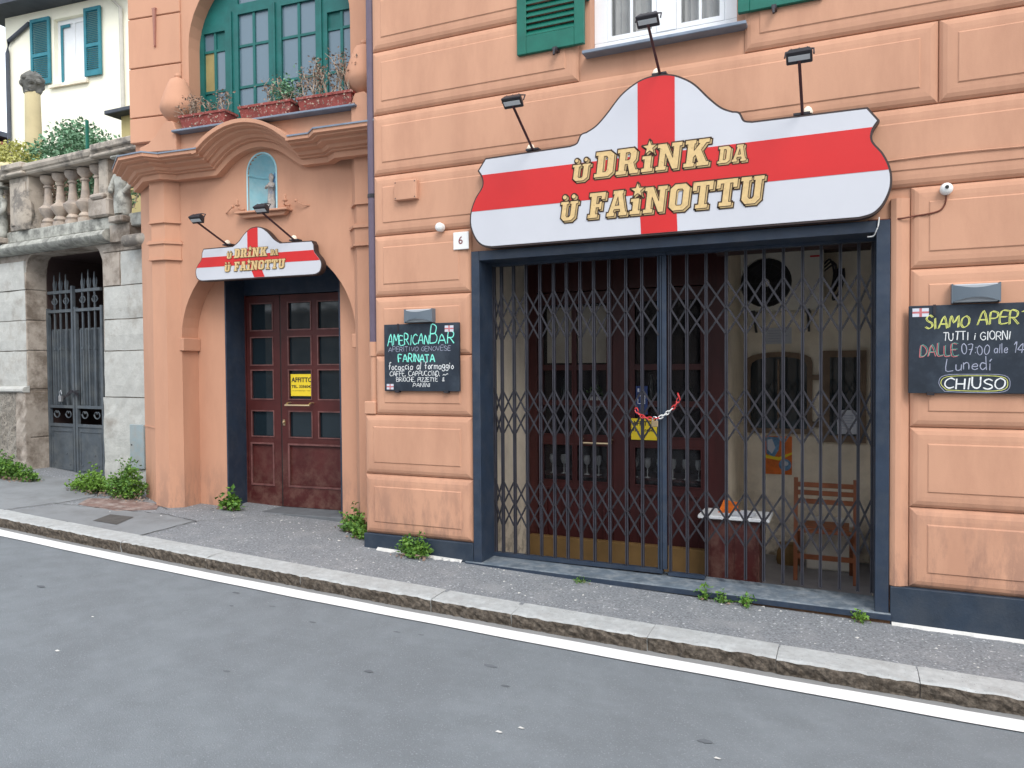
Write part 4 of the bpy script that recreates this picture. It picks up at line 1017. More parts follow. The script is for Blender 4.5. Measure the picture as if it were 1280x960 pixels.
chalk('alle', .777, .844, 1.655, .052, Y, CH_L, br_, .0044, .0, 16)
chalk('14:00', .873, 1.02, 1.655, .056, Y, CH_L, br_, .0046, .0, 17)
chalk('Lunedi', .530, .762, 1.554, .072, Y, CH_L, br_, .0050, .006, 18, accent=(5,))
chalk('CHIUSO', .522, .828, 1.444, .060, Y, CH_W, br_, .0080, .002, 19)
def lens_ring(x0, x1, z0, z1, m, d, y):
    mb = MB(); o_ = catmull([(x0+.03, z0), ((x0+x1)/2, z0-.006), (x1-.03, z0), (x1, (z0+z1)/2), (x1-.03, z1), ((x0+x1)/2, z1+.006), (x0+.03, z1), (x0, (z0+z1)/2), (x0+.03, z0)], 4)[:-1]
    mb.prism(offset(o_, d), y-.0008, y, [o_]); obj('chalk_ring', mb, m, br_)
lens_ring(.506, .846, 1.436, 1.512, CH_Y, .0035, Y); lens_ring(.495, .857, 1.427, 1.521, CH_L, .003, Y-.001)
flag(.350, 1.880, .088, .052, br_); flag(1.00, 1.425, .07, .05, br_)
def updown(x0, x1, z0, z1, label):
    t = root('wall_lamp', ((x0+x1)/2, -.04, z0), label, 'wall lamp', 'curved grey wall lamps above the chalkboards')
    mb = MB(); mb.box(x0+.006, x1-.006, -.10, -.040, z0+.004, z1-.004); obj('lamp_diffuser', mb, GREYL2, t, bev=.006)
    n = 14; mb = MB(); hz = (z1-z0)
    up_, dn = [], []
    for i in range(n+1):
        u = i/n; x = x0+(x1-x0)*u; s = math.sin(math.pi*u)
        up_.append((x, z1-hz*(.05+.20*s))); dn.append((x, z0+hz*(.05+.22*s)))
    def yy(x): u = (x-x0)/(x1-x0); return -.103-.035*math.sin(math.pi*u)
    for (x, a), (_, b) in zip(up_, dn): mb.v += [(x, yy(x), a), (x, yy(x), b), (x, yy(x)+.006, a), (x, yy(x)+.006, b)]
    mb.f = [(4*i, 4*i+4, 4*i+5, 4*i+1) for i in range(n)] + [(4*i+2, 4*i+3, 4*i+7, 4*i+6) for i in range(n)] + [(4*i, 4*i+2, 4*i+6, 4*i+4) for i in range(n)] + [(4*i+1, 4*i+5, 4*i+7, 4*i+3) for i in range(n)] + [(0, 1, 3, 2), (4*n, 4*n+2, 4*n+3, 4*n+1)]
    obj('lamp_cover', mb, GREYL, t, smooth=True)
    mb = MB(); mb.box(x0-.004, x0+.004, -.103, -.040, z0, z1); mb.box(x1-.004, x1+.004, -.103, -.040, z0, z1); mb.box(x0+.004, x1-.004, -.05, -.040, z0, z0+.004); obj('lamp_side', mb, GREYL, t)
updown(-3.283, -3.030, 1.952, 2.062, 'curved grey up and down wall lamp over the American bar chalkboard')
updown(.560, .803, 1.955, 2.070, 'curved grey up and down wall lamp over the opening hours chalkboard')
# junction box, sensors, plate, cables
jb_ = root('junction_box', (-3.27, -.07, 2.945), 'square salmon painted junction box on the pier beside the downpipe', 'junction box')
mb = MB(); mb.box(-3.375, -3.165, -.095, -.048, 2.945, 3.10); o_ = obj('box_lid', mb, STUCCO, jb_, bev=.005)
mb = MB()
for x in (-3.36, -3.18):
    for z in (2.96, 3.085): mb.disc_y(x, z, .005, -.097, -.0955, 8)
obj('screw', mb, BLACKM, o_)
def sensor(x, z, label, lens):
    t = root('security_sensor', (x, -.05, z-.05), label, 'sensor', 'small white round devices fixed to the wall')
    mb = MB(); mb.disc_y(x, z, .034, -.062, -.040, 16); obj('base', mb, WHITEP, t, bev=.003)
    mb = MB(); mb.ball((x, -.075, z), .036, 14, 8, (1, .8, 1)); o = obj('dome', mb, WHITEP, t, smooth=True)
    if lens: mb = MB(); mb.disc_y(x, z+.005, .011, -.107, -.098, 12); obj('lens', mb, BLACKP, t)
sensor(-2.967, 2.702, 'small white round device on the pier beside the house number', False)
sensor(.528, 2.645, 'small white round device on the right wall with a cable running down', True)
mb = MB(); mb.tube(catmull([(.528, -.055, 2.61), (.523, -.052, 2.56), (.495, -.05, 2.522), (.43, -.05, 2.507), (.36, -.035, 2.503), (.29, -.052, 2.492), (.22, -.012, 2.499), (.10, -.008, 2.502)], 5), .0055, 6)
tag(obj('cable', mb, mat("rust_cable", (.16, .05, .03), .7), None, smooth=True), 'thin brown cable looping from the white sensor to the gate frame', 'cable')
mb = MB(); pts = [(.20, -.052, 2.852)]+[(.3+.2*i, -.055, 2.855+.004*math.sin(i*1.3)+.003*i*.3) for i in range(20)]
mb.tube(catmull(pts, 3), .0045, 6); tag(obj('cable', mb, STUCCO, None, smooth=True), 'long salmon painted cable running level across the right wall', 'cable')
mb = MB(); mb.tube(catmull([(.165, -.055, 2.51), (.160, -.062, 2.46), (.150, -.058, 2.43), (.135, -.03, 2.40), (.10, -.02, 2.398)], 4), .004, 6)
tag(obj('cable', mb, WHITEP, None, smooth=True), 'short white cable hanging at the top right corner of the gate frame', 'cable')
def text_mesh(s, x0, zb, h, y, m, par, F=I4, bold=0.0, width=None, name='lettering', y1=None):
    cu = bpy.data.curves.new('t', 'FONT'); cu.body = s; cu.size = 1; cu.offset = bold; cu.resolution_u = 3
    ob = bpy.data.objects.new('t', cu); COL.objects.link(ob)
    bpy.context.view_layer.update()
    me = bpy.data.meshes.new_from_object(ob.evaluated_get(bpy.context.evaluated_depsgraph_get()))
    vs = [v.co.copy() for v in me.vertices]; fs = [tuple(p.vertices) for p in me.polygons]
    bpy.data.objects.remove(ob); bpy.data.curves.remove(cu); bpy.data.meshes.remove(me)
    mx = max(v.x for v in vs); mn = min(v.x for v in vs); my = max(v.y for v in vs); mi = min(v.y for v in vs)
    kz = h/(my-mi); kx = (width/(mx-mn)) if width else kz
    mb = MB(); mb.v = [(x0+(v.x-mn)*kx, y, zb+(v.y-mi)*kz) for v in vs]; mb.f = fs
    return obj(name, mb, m, par, F)
np_ = root('house_number', (-2.785, -.05, 2.515), 'small white square tile with a number on the pier left of the big sign', 'number plate')
mb = MB(); mb.box(-2.853, -2.717, -.060, -.048, 2.515, 2.652); obj('tile', mb, WHITEP, np_, bev=.004)
text_mesh('6', -2.805, 2.556, .062, -.0612, mat("faded_maroon", (.20, .06, .07), .6), np_, bold=.012, width=.038)

# notices
nf = root('to_let_notice', (-1.35, .515, 1.305), 'yellow affitto notice taped inside the portal door glass', 'notice', None, BAY)
mb = MB(); mb.box(-1.490, -1.218, .510, .514, 1.305, 1.530); obj('sheet', mb, YELLOWP, nf, BAY)
text_mesh('AFFITTO', -1.482, 1.447, .050, .5085, BLACKP, nf, BAY, .03, .256)
text_mesh('TEL. 3356042', -1.482, 1.388, .030, .5085, BLACKP, nf, BAY, .03, .250)
text_mesh('no perditempo - bar', -1.470, 1.352, .014, .5085, BLACKP, nf, BAY, 0, .22)
nf = root('to_let_notice', (-1.59, .95, .97), 'yellow affitto notice behind the chained folding gate', 'notice')
mb = MB(); mb.box(-1.695, -1.475, .945, .949, .965, 1.145); obj('sheet', mb, YELLOWP, nf)
text_mesh('AFFITTO', -1.685, 1.085, .040, .9435, BLACKP, nf, I4, .03, .20)
text_mesh('TEL. 3356042', -1.685, 1.035, .022, .9435, BLACKP, nf, I4, .03, .19)
st = root('blue_sticker', (-1.60, .95, 1.2), 'dark blue sticker with pale marks on the red bar door above the yellow notice', 'sticker')
mb = MB(); mb.box(-1.655, -1.555, .950, .954, 1.18, 1.42); obj('sheet', mb, BLUES, st)
mb = MB(); mb.box(-1.64, -1.575, .947, .949, 1.27, 1.275); mb.box(-1.64, -1.575, .947, .949, 1.335, 1.34); mb.box(-1.64, -1.635, .947, .949, 1.275, 1.335); mb.box(-1.58, -1.575, .947, .949, 1.275, 1.335)
mb.box(-1.64, -1.625, .947, .949, 1.37, 1.40); mb.box(-1.61, -1.60, .947, .949, 1.38, 1.39); obj('printed_marks', mb, PAPER, st)
pn = root('poster', (-.60, 2.09, .57), 'orange poster with two pictures under the arched alcove window', 'poster')
mb = MB(); mb.box(-.718, -.485, 2.090, 2.094, .570, .925); obj('sheet', mb, ORANGEP, pn)
mb = MB(); mb.prism([(-.71, .76), (-.64, .73), (-.60, .80), (-.59, .915), (-.71, .92)], 2.0875, 2.0895); mb.prism(el(-.545, .66, .055, .055, 0, 337, 14), 2.0875, 2.0895); obj('printed_picture', mb, BLUEP, pn)
mb = MB(); mb.prism([(-.70, .80), (-.66, .76), (-.63, .82), (-.66, .90), (-.70, .89)], 2.085, 2.087); mb.prism(el(-.545, .672, .03, .022, 0, 330, 10), 2.085, 2.087); obj('printed_picture', mb, PAPER, pn)
mb = MB(); mb.prism([(-.718, .72), (-.60, .70), (-.485, .76), (-.485, .78), (-.60, .73), (-.718, .75)], 2.0875, 2.0895); obj('printed_swoosh', mb, YELLOWP, pn)
pn = root('paper_notice', (-.6, 2.09, 1.78), 'pale paper notice taped above the arched alcove window', 'notice')
mb = MB(); mb.box(-.720, -.490, 2.090, 2.094, 1.785, 1.935); obj('sheet', mb, PAPER, pn)
mb = MB()
for i in range(5): mb.box(-.70, -.70+.19*(.6+.4*((i*7) % 5)/5), 2.088, 2.0895, 1.905-.024*i, 1.909-.024*i)
obj('printed_lines', mb, CH_L, pn)
pn = root('paper_notice', (0, 2.06, 1.0), 'small pale notice in the narrow alcove window', 'notice')
mb = MB(); mb.prism([(-.10, .965), (.075, .965), (.075, 1.13), (.04, 1.18), (-.06, 1.18), (-.10, 1.13)], 2.070, 2.074); obj('sheet', mb, PAPER, pn)
mb = MB()
for i in range(6): mb.box(-.08, .055-.02*(i % 3), 2.068, 2.0695, 1.13-.024*i, 1.136-.024*i)
obj('printed_lines', mb, CH_L, pn)

# ------------------------------------------------------------------ folding lattice gates
UL = [-2.622, -2.556, -2.450, -2.340, -2.222, -2.108, -2.001, -1.890, -1.781, -1.660, -1.529, -1.407, -1.276]
UR = [-1.200, -1.076, -.939, -.799, -.668, -.545, -.418, -.294, -.178, -.059, .053, .138]
def gate(us, label, posts, seed):
    t = root('folding_gate', (sum(us)/len(us), .20, .06), label, 'folding gate', 'the two leaves of the lattice gate')
    rg = random.Random(seed)
    first = {}
    for i, x in enumerate(us):
        wide = x in posts
        mb = MB(); a = .015 if wide else .0100
        x_ = x
        mb.box(x_-a, x_-a*.35, .186, .214, .075, 2.405); mb.box(x_+a*.35, x_+a, .186, .214, .075, 2.405); mb.box(x_-a*.35, x_+a*.35, .199, .203, .075, 2.405)
        obj('upright', mb, GATEM if not wide else BLUE, t)
    for (a, b) in zip(us, us[1:]):
        for (z0, z1, z2) in ((2.19, 2.01, 1.83), (1.42, 1.245, 1.07), (.69, .51, .33)):
            j = rg.uniform(-.006, .006); xa, xb = a+.004, b-.004; d = .045
            for (p, q, yy) in ((z0, z1-.0, .182), (z1, z2, .182)):
                mb = MB(); mb.bar((xa, yy, p+j), (xb, yy, q-d*.3+j), .0135, .004); obj('lattice_bar', mb, GATED, t)
                mb = MB(); mb.bar((xa, yy+.036, q-d*.3+j), (xb, yy+.036, p+j), .0135, .004); obj('lattice_bar', mb, GATED, t)
    return t
g1 = gate(UL, 'left leaf of the grey folding lattice gate, in front of the red bar door', (UL[-1],), 1)
g2 = gate(UR, 'right leaf of the grey folding lattice gate, in front of the alcove', (), 2)
mb = MB(); mb.box(-2.634, -1.256, .180, .225, .058, .088); obj('bottom_rail', mb, BLUE, g1)
mb = MB(); mb.box(-1.215, -.95, .180, .225, .048, .072); obj('bottom_rail', mb, BLUE, g2)
mb = MB(); mb.box(-2.634, -1.225, .175, .228, 2.398, 2.419); obj('top_rail', mb, BLUE, g1)
mb = MB(); mb.box(-1.220, .149, .175, .228, 2.398, 2.419); obj('top_rail', mb, BLUE, g2)
mb = MB(); mb.box(-1.256, -1.224, .185, .215, .09, 2.397); obj('meeting_post', mb, BLUE, g1)
# chain and padlock
ch = root('plastic_chain', (-1.28, .15, 1.17), 'red and white plastic chain looped round the gate meeting posts', 'chain')
pth = catmull([(-1.445, .160, 1.275), (-1.425, .150, 1.235), (-1.36, .145, 1.208), (-1.29, .140, 1.205), (-1.22, .145, 1.240), (-1.155, .150, 1.30), (-1.125, .160, 1.36), (-1.14, .165, 1.395)], 3)
acc = [pth[0]]
for p in pth[1:]:
    if (Vector(p)-Vector(acc[-1])).length > .024: acc.append(p)
for i, (a, b) in enumerate(zip(acc, acc[1:])):
    A_, B_ = Vector(a), Vector(b); d = (B_-A_).normalized(); c = (A_+B_)/2
    ref = Vector((0, 1, 0)) if i % 2 else d.cross(Vector((0, 1, 0)))
    s = (ref-d*ref.dot(d)).normalized()
    pts = [c+d*.021*math.cos(2*math.pi*k/10)+s*.011*math.sin(2*math.pi*k/10) for k in range(11)]
    mb = MB(); mb.tube(pts, .0042, 5, False); obj('link', mb, WHITEP if i in (6, 7, 8, 9) else CHAINR, ch, smooth=True)
pk = root('padlock', (-1.30, .135, 1.14), 'small brass padlock hanging from the red and white chain', 'padlock')
mb = MB(); mb.box(-1.325, -1.275, .128, .146, 1.145, 1.190); obj('body', mb, BRASS, pk, bev=.004)
mb = MB(); mb.tube([(-1.316, .137, 1.19), (-1.316, .137, 1.208), (-1.308, .137, 1.218), (-1.292, .137, 1.218), (-1.284, .137, 1.208), (-1.284, .137, 1.19)], .004, 6); obj('shackle', mb, STEEL, pk, smooth=True)

# ------------------------------------------------------------------ things in the vestibule
ac = root('air_conditioner', (-.57, 1.95, 2.08), 'cream air conditioner outdoor unit high on the alcove wall', 'air conditioner')
mb = MB(); mb.prism([(-.93, 2.075), (-.21, 2.075), (-.21, 2.590), (-.93, 2.590)], 1.80, 2.06, [el(-.69, 2.330, .222, .222, 0, 348, 30)]); obj('casing', mb, BEIGEP, ac)
mb = MB(); mb.disc_y(-.69, 2.330, .221, 1.86, 1.864, 30); obj('fan_well', mb, BLACKP, ac)
mb = MB()
for r_ in (.05, .09, .13, .17, .21): mb.ring_y(-.69, 2.325, r_, r_+.004, 1.798, 1.802, 26)
for k in range(10):
    a = k*math.pi/5; mb.bar((-.69+.03*math.cos(a), 1.80, 2.325+.03*math.sin(a)), (-.69+.22*math.cos(a), 1.80, 2.325+.22*math.sin(a)), .004)
obj('fan_grille', mb, BLACKM, ac)
mb = MB()
for k in range(3):
    a = k*2.094; mb.prism([(-.69+.03*math.cos(a), 2.325+.03*math.sin(a)), (-.69+.20*math.cos(a-.35), 2.325+.20*math.sin(a-.35)), (-.69+.20*math.cos(a+.35), 2.325+.20*math.sin(a+.35))], 1.83, 1.834)
obj('fan_blade', mb, BLACKM, ac)
mb = MB(); mb.disc_y(-.69, 2.325, .036, 1.786, 1.812, 16); obj('fan_hub', mb, BEIGEP, ac)
mb = MB(); mb.box(-.32, -.23, 1.796, 1.80, 2.53, 2.545); obj('badge', mb, CHAINR, ac)
for x in (-.80, -.34):
    mb = MB(); mb.box(x-.02, x+.02, 1.80, 2.095, 2.055, 2.083); mb.bar((x, 1.86, 2.057), (x, 2.09, 1.90), .02); obj('wall_bracket', mb, BLACKM, ac)
mb = MB()
for k, (xx, zz) in enumerate(((-.15, 2.24), (-.13, 2.28), (-.14, 2.18))):
    mb.tube(catmull([(-.21, 1.95, 2.48-.03*k), (-.16+.02*k, 1.96, 2.52-.02*k), (xx+.02, 1.98, 2.40), (xx, 1.99, zz), (xx+.03, 2.05, zz+.02), (xx+.05+.02*k, 2.07, 2.34), (xx+.05+.02*k, 2.08, 2.45)], 4), .009, 6)
tag(obj('hose', mb, BLACKM, None, smooth=True), 'tangle of dark insulated hoses beside the air conditioner', 'hose')
tb = root('side_table', (-.81, .76, -.19), 'low dark cabinet table with a white top behind the folding gate', 'table')
mb = MB(); mb.box(-1.075, -.545, .60, .92, .405, .432); obj('table_top', mb, WHITEF, tb, bev=.004)
mb = MB(); mb.box(-1.00, -.62, .64, .90, -.12, .404); obj('cabinet', mb, REDWOOD, tb, bev=.004)
mb = MB(); mb.box(-.98, -.82, .632, .64, -.08, .37); mb.box(-.80, -.64, .632, .64, -.08, .37); obj('cabinet_door', mb, REDWOOD, tb)
for x in (-.99, -.65):
    for y in (.655, .87): mb = MB(); mb.box(x-.010, x+.02, y-.015, y+.02, -.19, -.122); obj('leg', mb, BLACKM, tb)
mg = root('magazine', (-.87, .80, .433), 'orange covered magazine on the white table top', 'magazine')
mb = MB(); mb.box(-.94, -.79, .74, .88, .433, .441); obj('pages', mb, ORANGEP, mg)
mb = MB(); mb.add([(-.94, .78, .442), (-.79, .75, .442), (-.81, .88, .50), (-.92, .89, .51)], [(0,1,2,3)]); obj('cover', mb, ORANGEP, mg)
mb = MB(); mb.box(-.90, -.72, .62, .72, .433, .438); mb.add([(-.84, .625, .443), (-.67, .61, .439), (-.65, .75, .445), (-.82, .77, .452)], [(0,1,2,3)])
tag(obj('paper', mb, PAPER), 'loose white papers on the front of the table top', 'papers')
cr = root('folding_chair', (-.17, 1.45, -.19), 'folding slatted wooden chair standing in the alcove behind the gate', 'chair')
for x in (-.405, .045):
    mb = MB(); mb.bar((x, 1.30, -.19), (x+.0, 1.36, .655), .032, .022); obj('leg', mb, CHAIRW, cr)
    mb = MB(); mb.bar((x+(.03 if x < 0 else -.03), 1.62, -.19), (x+(.03 if x < 0 else -.03), 1.25, .24), .028, .020); obj('leg', mb, CHAIRW, cr)
for z in (.600, .535, .465): mb = MB(); y_ = 1.30+.06*(z+.19)/.845; mb.box(-.389, .029, y_-.016, y_-.002, z-.02, z+.02); obj('back_slat', mb, CHAIRW, cr, bev=.003)
for k in range(5): mb = MB(); y_ = 1.36+.055*k; mb.box(-.36, .0, y_, y_+.040, .235, .252); obj('seat_slat', mb, CHAIRW, cr, bev=.002)
mb = MB(); mb.box(-.389, .029, 1.302, 1.322, -.01, .03); obj('stretcher', mb, CHAIRW, cr)
mb = MB(); mb.box(-.375, .015, 1.34, 1.36, .20, .232); obj('seat_rail', mb, CHAIRW, cr)
bx = root('storage_box', (-.2, 1.8, -.19), 'pale grey plastic storage box on the floor behind the wooden chair', 'box')
mb = MB(); mb.box(-.34, .02, 1.70, 1.98, -.19, .20); obj('body', mb, BEIGEP, bx, bev=.01)
mb = MB(); mb.box(-.355, .035, 1.685, 1.995, .201, .225); obj('lid', mb, WHITEP, bx, bev=.006)
bk = root('shopping_bag', (-.52, 1.85, -.19), 'crumpled brown paper bag on the floor between table and chair', 'bag')
mb = MB(); mb.lathe([(.09, -.19), (.10, -.15), (.095, -.08), (.07, -.02), (.08, .0)], -.50, 1.80, 9, 1, .7); obj('body', mb, OCHRE, bk)
# back bar shelf with glasses seen through the door
sf = MB(); sf.box(-2.60, -1.0, 1.06, 1.50, .60, .62); sf.box(-2.60, -1.0, 1.25, 1.50, 1.20, 1.22); sf.box(-2.62, -2.60, 1.25, 1.5, -.19, 1.6); sf.box(-1.0, -.98, 1.25, 1.5, -.19, 1.6)
tag(obj('display_shelf', sf, REDWOOD2), 'red wooden shelf unit inside the bar behind the glazed door', 'shelf')
rg = random.Random(5)
ORD = 'first second third fourth fifth sixth seventh eighth ninth tenth eleventh twelfth thirteenth fourteenth'.split()
for i in range(14):
    x = -2.48+.11*i
    if -1.88 < x < -1.72: continue
    g = root('wine_glass', (x, 1.12, .62), 'stemmed wine glass, ' + ORD[i] + ' from the left on the lower shelf behind the red bar door', 'glass', 'row of wine glasses on the lower bar shelf')
    mb = MB(); mb.lathe([(.028, .62), (.028, .624), (.005, .63), (.005, .70), (.022, .715), (.032, .75), (.028, .79), (.026, .79), (.004, .715)], x, 1.12, 10); obj('bowl', mb, GLASSC, g, smooth=True)
for i in range(9):
    x = -2.45+.165*i; h_ = rg.uniform(.24, .30)
    if -1.88 < x < -1.72: continue
    mb = MB(); mb.lathe([(.036, 1.22), (.038, 1.23), (.038, 1.22+h_*.6), (.015, 1.22+h_*.75), (.014, 1.22+h_), (.004, 1.22+h_)], x, 1.36, 10)
    tag(obj('bottle', mb, WINEG, None, smooth=True), 'dark glass bottle, ' + ORD[i] + ' place from the left on the upper bar shelf', 'bottle', 'row of dark bottles on the upper bar shelf')
fp = root('flower_pot', (-2.06, 1.15, 1.22), 'square white pot with a small plant behind the bar door glass', 'plant pot')
mb = MB(); mb.box(-2.125, -2.015, 1.10, 1.20, 1.22, 1.32); obj('pot', mb, WHITEP, fp, bev=.004)
mb = MB(); rl = random.Random(8)
for i in range(90): mb.leaf((-2.07+rl.gauss(0, .03), 1.15+rl.gauss(0, .02), 1.33+abs(rl.gauss(0, .03))), .03, rl)
obj('foliage', mb, LEAF, fp)
tag(obj('fanlight_curtain', MB().box(-2.50, -1.90, 1.05, 1.06, 1.62, 2.12), CREAM, None), 'pale lace curtain inside the upper panes of the bar door', 'curtain')

# ------------------------------------------------------------------ figurine and flower boxes at the portal
fg = root('figurine', (-1.32, .08, 3.10), 'small painted saint figurine standing in the pale blue niche', 'figurine', None, BAY)
mb = MB(); mb.lathe([(.050, 3.10), (.052, 3.125), (.044, 3.14), (.046, 3.16), (.040, 3.24), (.036, 3.30), (.042, 3.345), (.034, 3.37), (.016, 3.385), (.022, 3.40), (.028, 3.425), (.024, 3.45), (.006, 3.465)], -1.322, .030, 14, 1, .8)
mb.tube([(-1.352, .025, 3.355), (-1.362, -.005, 3.32), (-1.332, -.025, 3.335)], [.014, .012, .009], 8); mb.tube([(-1.292, .025, 3.355), (-1.282, -.005, 3.32), (-1.317, -.025, 3.335)], [.014, .012, .009], 8)
obj('robed_body', mb, MADO, fg, BAY, smooth=True)
mb = MB(); mb.lathe([(.060, 3.12), (.054, 3.26), (.050, 3.36), (.036, 3.44), (.008, 3.485)], -1.300, .070, 14, 1, .7); obj('veil', mb, BLUEP, fg, BAY, smooth=True)
def planter(x0, x1, z0, label, seed, dry=1.0, green=0.0, tall=.25):
    t = root('flower_box', ((x0+x1)/2, -.19, z0), label, 'flower box', 'flower boxes on the arched window sill', BAY)
    mb = MB(); h = .125; a, b = .020, .0
    mb.add([(x0+a, -.255, z0), (x1-a, -.255, z0), (x1-a, -.12, z0), (x0+a, -.12, z0), (x0, -.275, z0+h), (x1, -.275, z0+h), (x1, -.10, z0+h), (x0, -.10, z0+h)], [(0,3,2,1),(0,1,5,4),(1,2,6,5),(2,3,7,6),(3,0,4,7)])
    p = obj('trough', mb, TERRA, t, BAY)
    mb = MB(); mb.prism([(x0-.006, z0+h-.018), (x1+.006, z0+h-.018), (x1+.008, z0+h+.004), (x0-.008, z0+h+.004)], -.283, -.268)
    mb.box(x0-.008, x0+.008, -.268, -.095, z0+h-.018, z0+h+.004); mb.box(x1-.008, x1+.008, -.268, -.095, z0+h-.018, z0+h+.004); mb.box(x0+.008, x1-.008, -.107, -.095, z0+h-.018, z0+h+.004)
    obj('rim', mb, TERRA, p, BAY)
    mb = MB(); mb.box(x0+.006, x1-.006, -.266, -.108, z0+h-.03, z0+h-.012); obj('soil', mb, EARTH, t, BAY)
    r_ = random.Random(seed); mb = MB(); lf = MB()
    for i in range(int(15*dry)):
        x = r_.uniform(x0+.04, x1-.04); y = r_.uniform(-.24, -.14); hh = r_.uniform(.45, 1.1)*tall
        pts = [(x, y, z0+h-.02)]
        for k in range(4): pts.append((pts[-1][0]+r_.gauss(0, .022), pts[-1][1]+r_.gauss(-.005, .018), pts[-1][2]+hh/4))
        mb.tube(pts, [.006, .0055, .005, .004, .003], 5)
        for k in range(3):
            q = pts[r_.randint(1, 4)]; mb.tube([q, (q[0]+r_.gauss(0, .05), q[1]+r_.gauss(0, .03), q[2]+r_.uniform(.0, .07))], [.003, .0015], 4)
        for k in range(22): q = pts[r_.choice((2, 3, 4, 4))]; lf.leaf((q[0]+r_.gauss(0, .03), q[1]+r_.gauss(0, .02), q[2]+r_.gauss(0, .03)), .028, r_, 0)
    obj('dry_stems', mb, TWIG, t, BAY); obj('withered_leaves', lf, DRYLEAF, t, BAY)
    if green:
        lf = MB(); gx = x0+(x1-x0)*green
        for i in range(420):
            lf.leaf((gx+r_.gauss(0, .055), -.19+r_.gauss(0, .04), z0+h+.10+r_.gauss(0, .065)), .032, r_)
        obj('green_foliage', lf, LEAFB, t, BAY)
    # trailing dry growth over the front
    lf = MB()
    for i in range(60): lf.leaf((r_.uniform(x0, x1+.03), -.283+r_.gauss(0, .006), z0+h*r_.random()), .022, r_, -.5)
    tag(obj('trailing_growth', lf, TWIG, t, BAY), kind='stuff')
planter(-2.14, -1.60, 3.886, 'leftmost flower box on the arched window sill, with bare dry twigs', 1, .8, 0, .20)
planter(-1.44, -.87, 3.886, 'middle flower box on the arched window sill, with a green bush at one end', 2, .6, .82, .22)
planter(-.795, -.235, 3.886, 'rightmost flower box on the arched window sill, with tall withered stems', 3, 1.6, 0, .36)

# ------------------------------------------------------------------ old stone garden wall with iron gate
WL = root('stone_wall', (-1.5, 0, .2), 'old weathered stone retaining wall with a gateway and a balustrade on top', 'wall', None, STW)
ops = [(-2.27, -.4), (-2.27, 2.80), (-2.265, 2.86), (-2.23, 2.96), (-2.16, 3.02), (-.90, 3.02), (-.83, 2.96), (-.76, 2.83), (-.74, 2.70), (-.74, -.4)]
core = [(-6.5, -.4), (-2.27, -.4)] + ops[1:-1] + [(-.74, -.4), (.25, -.4), (.25, 3.02), (-.90, 3.0201), (-2.16, 3.0201), (-6.5, 3.02)]
mb = MB(); mb.box(-6.5, -2.275, .03, .60, -.4, 3.015); mb.box(-.735, .25, .03, .60, -.4, 3.015)
mb.prism([(-2.275, 2.78), (-2.262, 2.87), (-2.225, 2.965), (-2.16, 3.005), (-.90, 3.005), (-.83, 2.955), (-.765, 2.83), (-.735, 2.70), (-.735, 3.015), (-2.275, 3.015)], .03, .60)
mb.prism([(-1.12, -.4), (-.735, -.4), (-.735, 3.0), (-1.12, 3.0)], .262, .60)
obj('wall_core', mb, STONED, WL, STW)
mb = MB(); mb.box(-2.6, -.8, 1.3, 1.34, -.4, 3.2); mb.box(-2.274, -2.263, .275, 1.3, -.4, 3.2); mb.prism([(-2.262, 2.72), (-2.255, 2.85), (-2.215, 2.955), (-2.15, 2.995), (-.90, 2.995), (-.9, 3.015), (-2.17, 3.015), (-2.24, 2.97), (-2.273, 2.86), (-2.273, 2.72)], .275, 1.3); mb.box(-1.0, -.95, .6, 1.3, -.4, 3.2); mb.box(-2.35, -.95, .601, 1.3, 3.02, 3.06); obj('passage_shade_liner', mb, DARKROOM, WL, STW)  # near-black lining puts the shade behind the gate into the colour
rs = random.Random(21)
def stone(x0, x1, z0, z1, y0=0.0, y1=.05, m=STONE, g=.006):
    mb = MB(); n = max(2, int((x1-x0)/.12)); k = max(2, int((z1-z0)/.12))
    x0, x1, z0, z1 = x0+g, x1-g, z0+g, z1-g; yo = rs.uniform(-.006, .006)
    for i in range(n+1):
        for j in range(k+1):
            e = (i in (0, n)) or (j in (0, k))
            mb.v.append((x0+(x1-x0)*i/n+(rs.uniform(-.003, .003) if e else 0), y0+yo+(.010 if e else 0)+rs.uniform(-.004, .004), z0+(z1-z0)*j/k+(rs.uniform(-.003, .003) if e else 0)))
    W = k+1; mb.f = [(i*W+j, (i+1)*W+j, (i+1)*W+j+1, i*W+j+1) for i in range(n) for j in range(k)]
    b = len(mb.v); mb.v += [(x0, y1, z0), (x1, y1, z0), (x1, y1, z1), (x0, y1, z1)]
    lft = [j for j in range(k+1)]; rgt = [n*W+j for j in range(k+1)]; bot = [i*W for i in range(n+1)]; tp = [i*W+k for i in range(n+1)]
    mb.f += [tuple(lft+[b+3, b]), tuple(rgt[::-1]+[b+1, b+2]), tuple(bot[::-1]+[b, b+1]), tuple(tp+[b+2, b+3])]
    return obj('stone', mb, m, WL, STW)
zs = [1.35, 1.83, 2.205, 2.58, 2.935, 3.015]
for i in range(len(zs)-1):
    z0, z1 = zs[i], zs[i+1]
    x = -6.4-(.4 if i % 2 else 0); cuts = [x+1.05*k for k in range(5)]; cuts = [c for c in cuts if c < -2.75]+[-2.27]
    if i < 4:
        for a, b in zip(cuts, cuts[1:]): stone(a, b, z0, z1)
zr_ = [1.28, 1.80, 2.155, 2.53, 2.91]
for i in range(4):
    z0, z1 = zr_[i], zr_[i+1]
    if i == 3: stone(-.765+.025, -.43, z0, z1, m=STONED); stone(-.43, .23, z0, z1)
    else: stone(-.74, .23, z0, z1, m=STONE if i < 3 else STONED)
stone(-.74, .23, 2.91, 3.015, m=STONED)
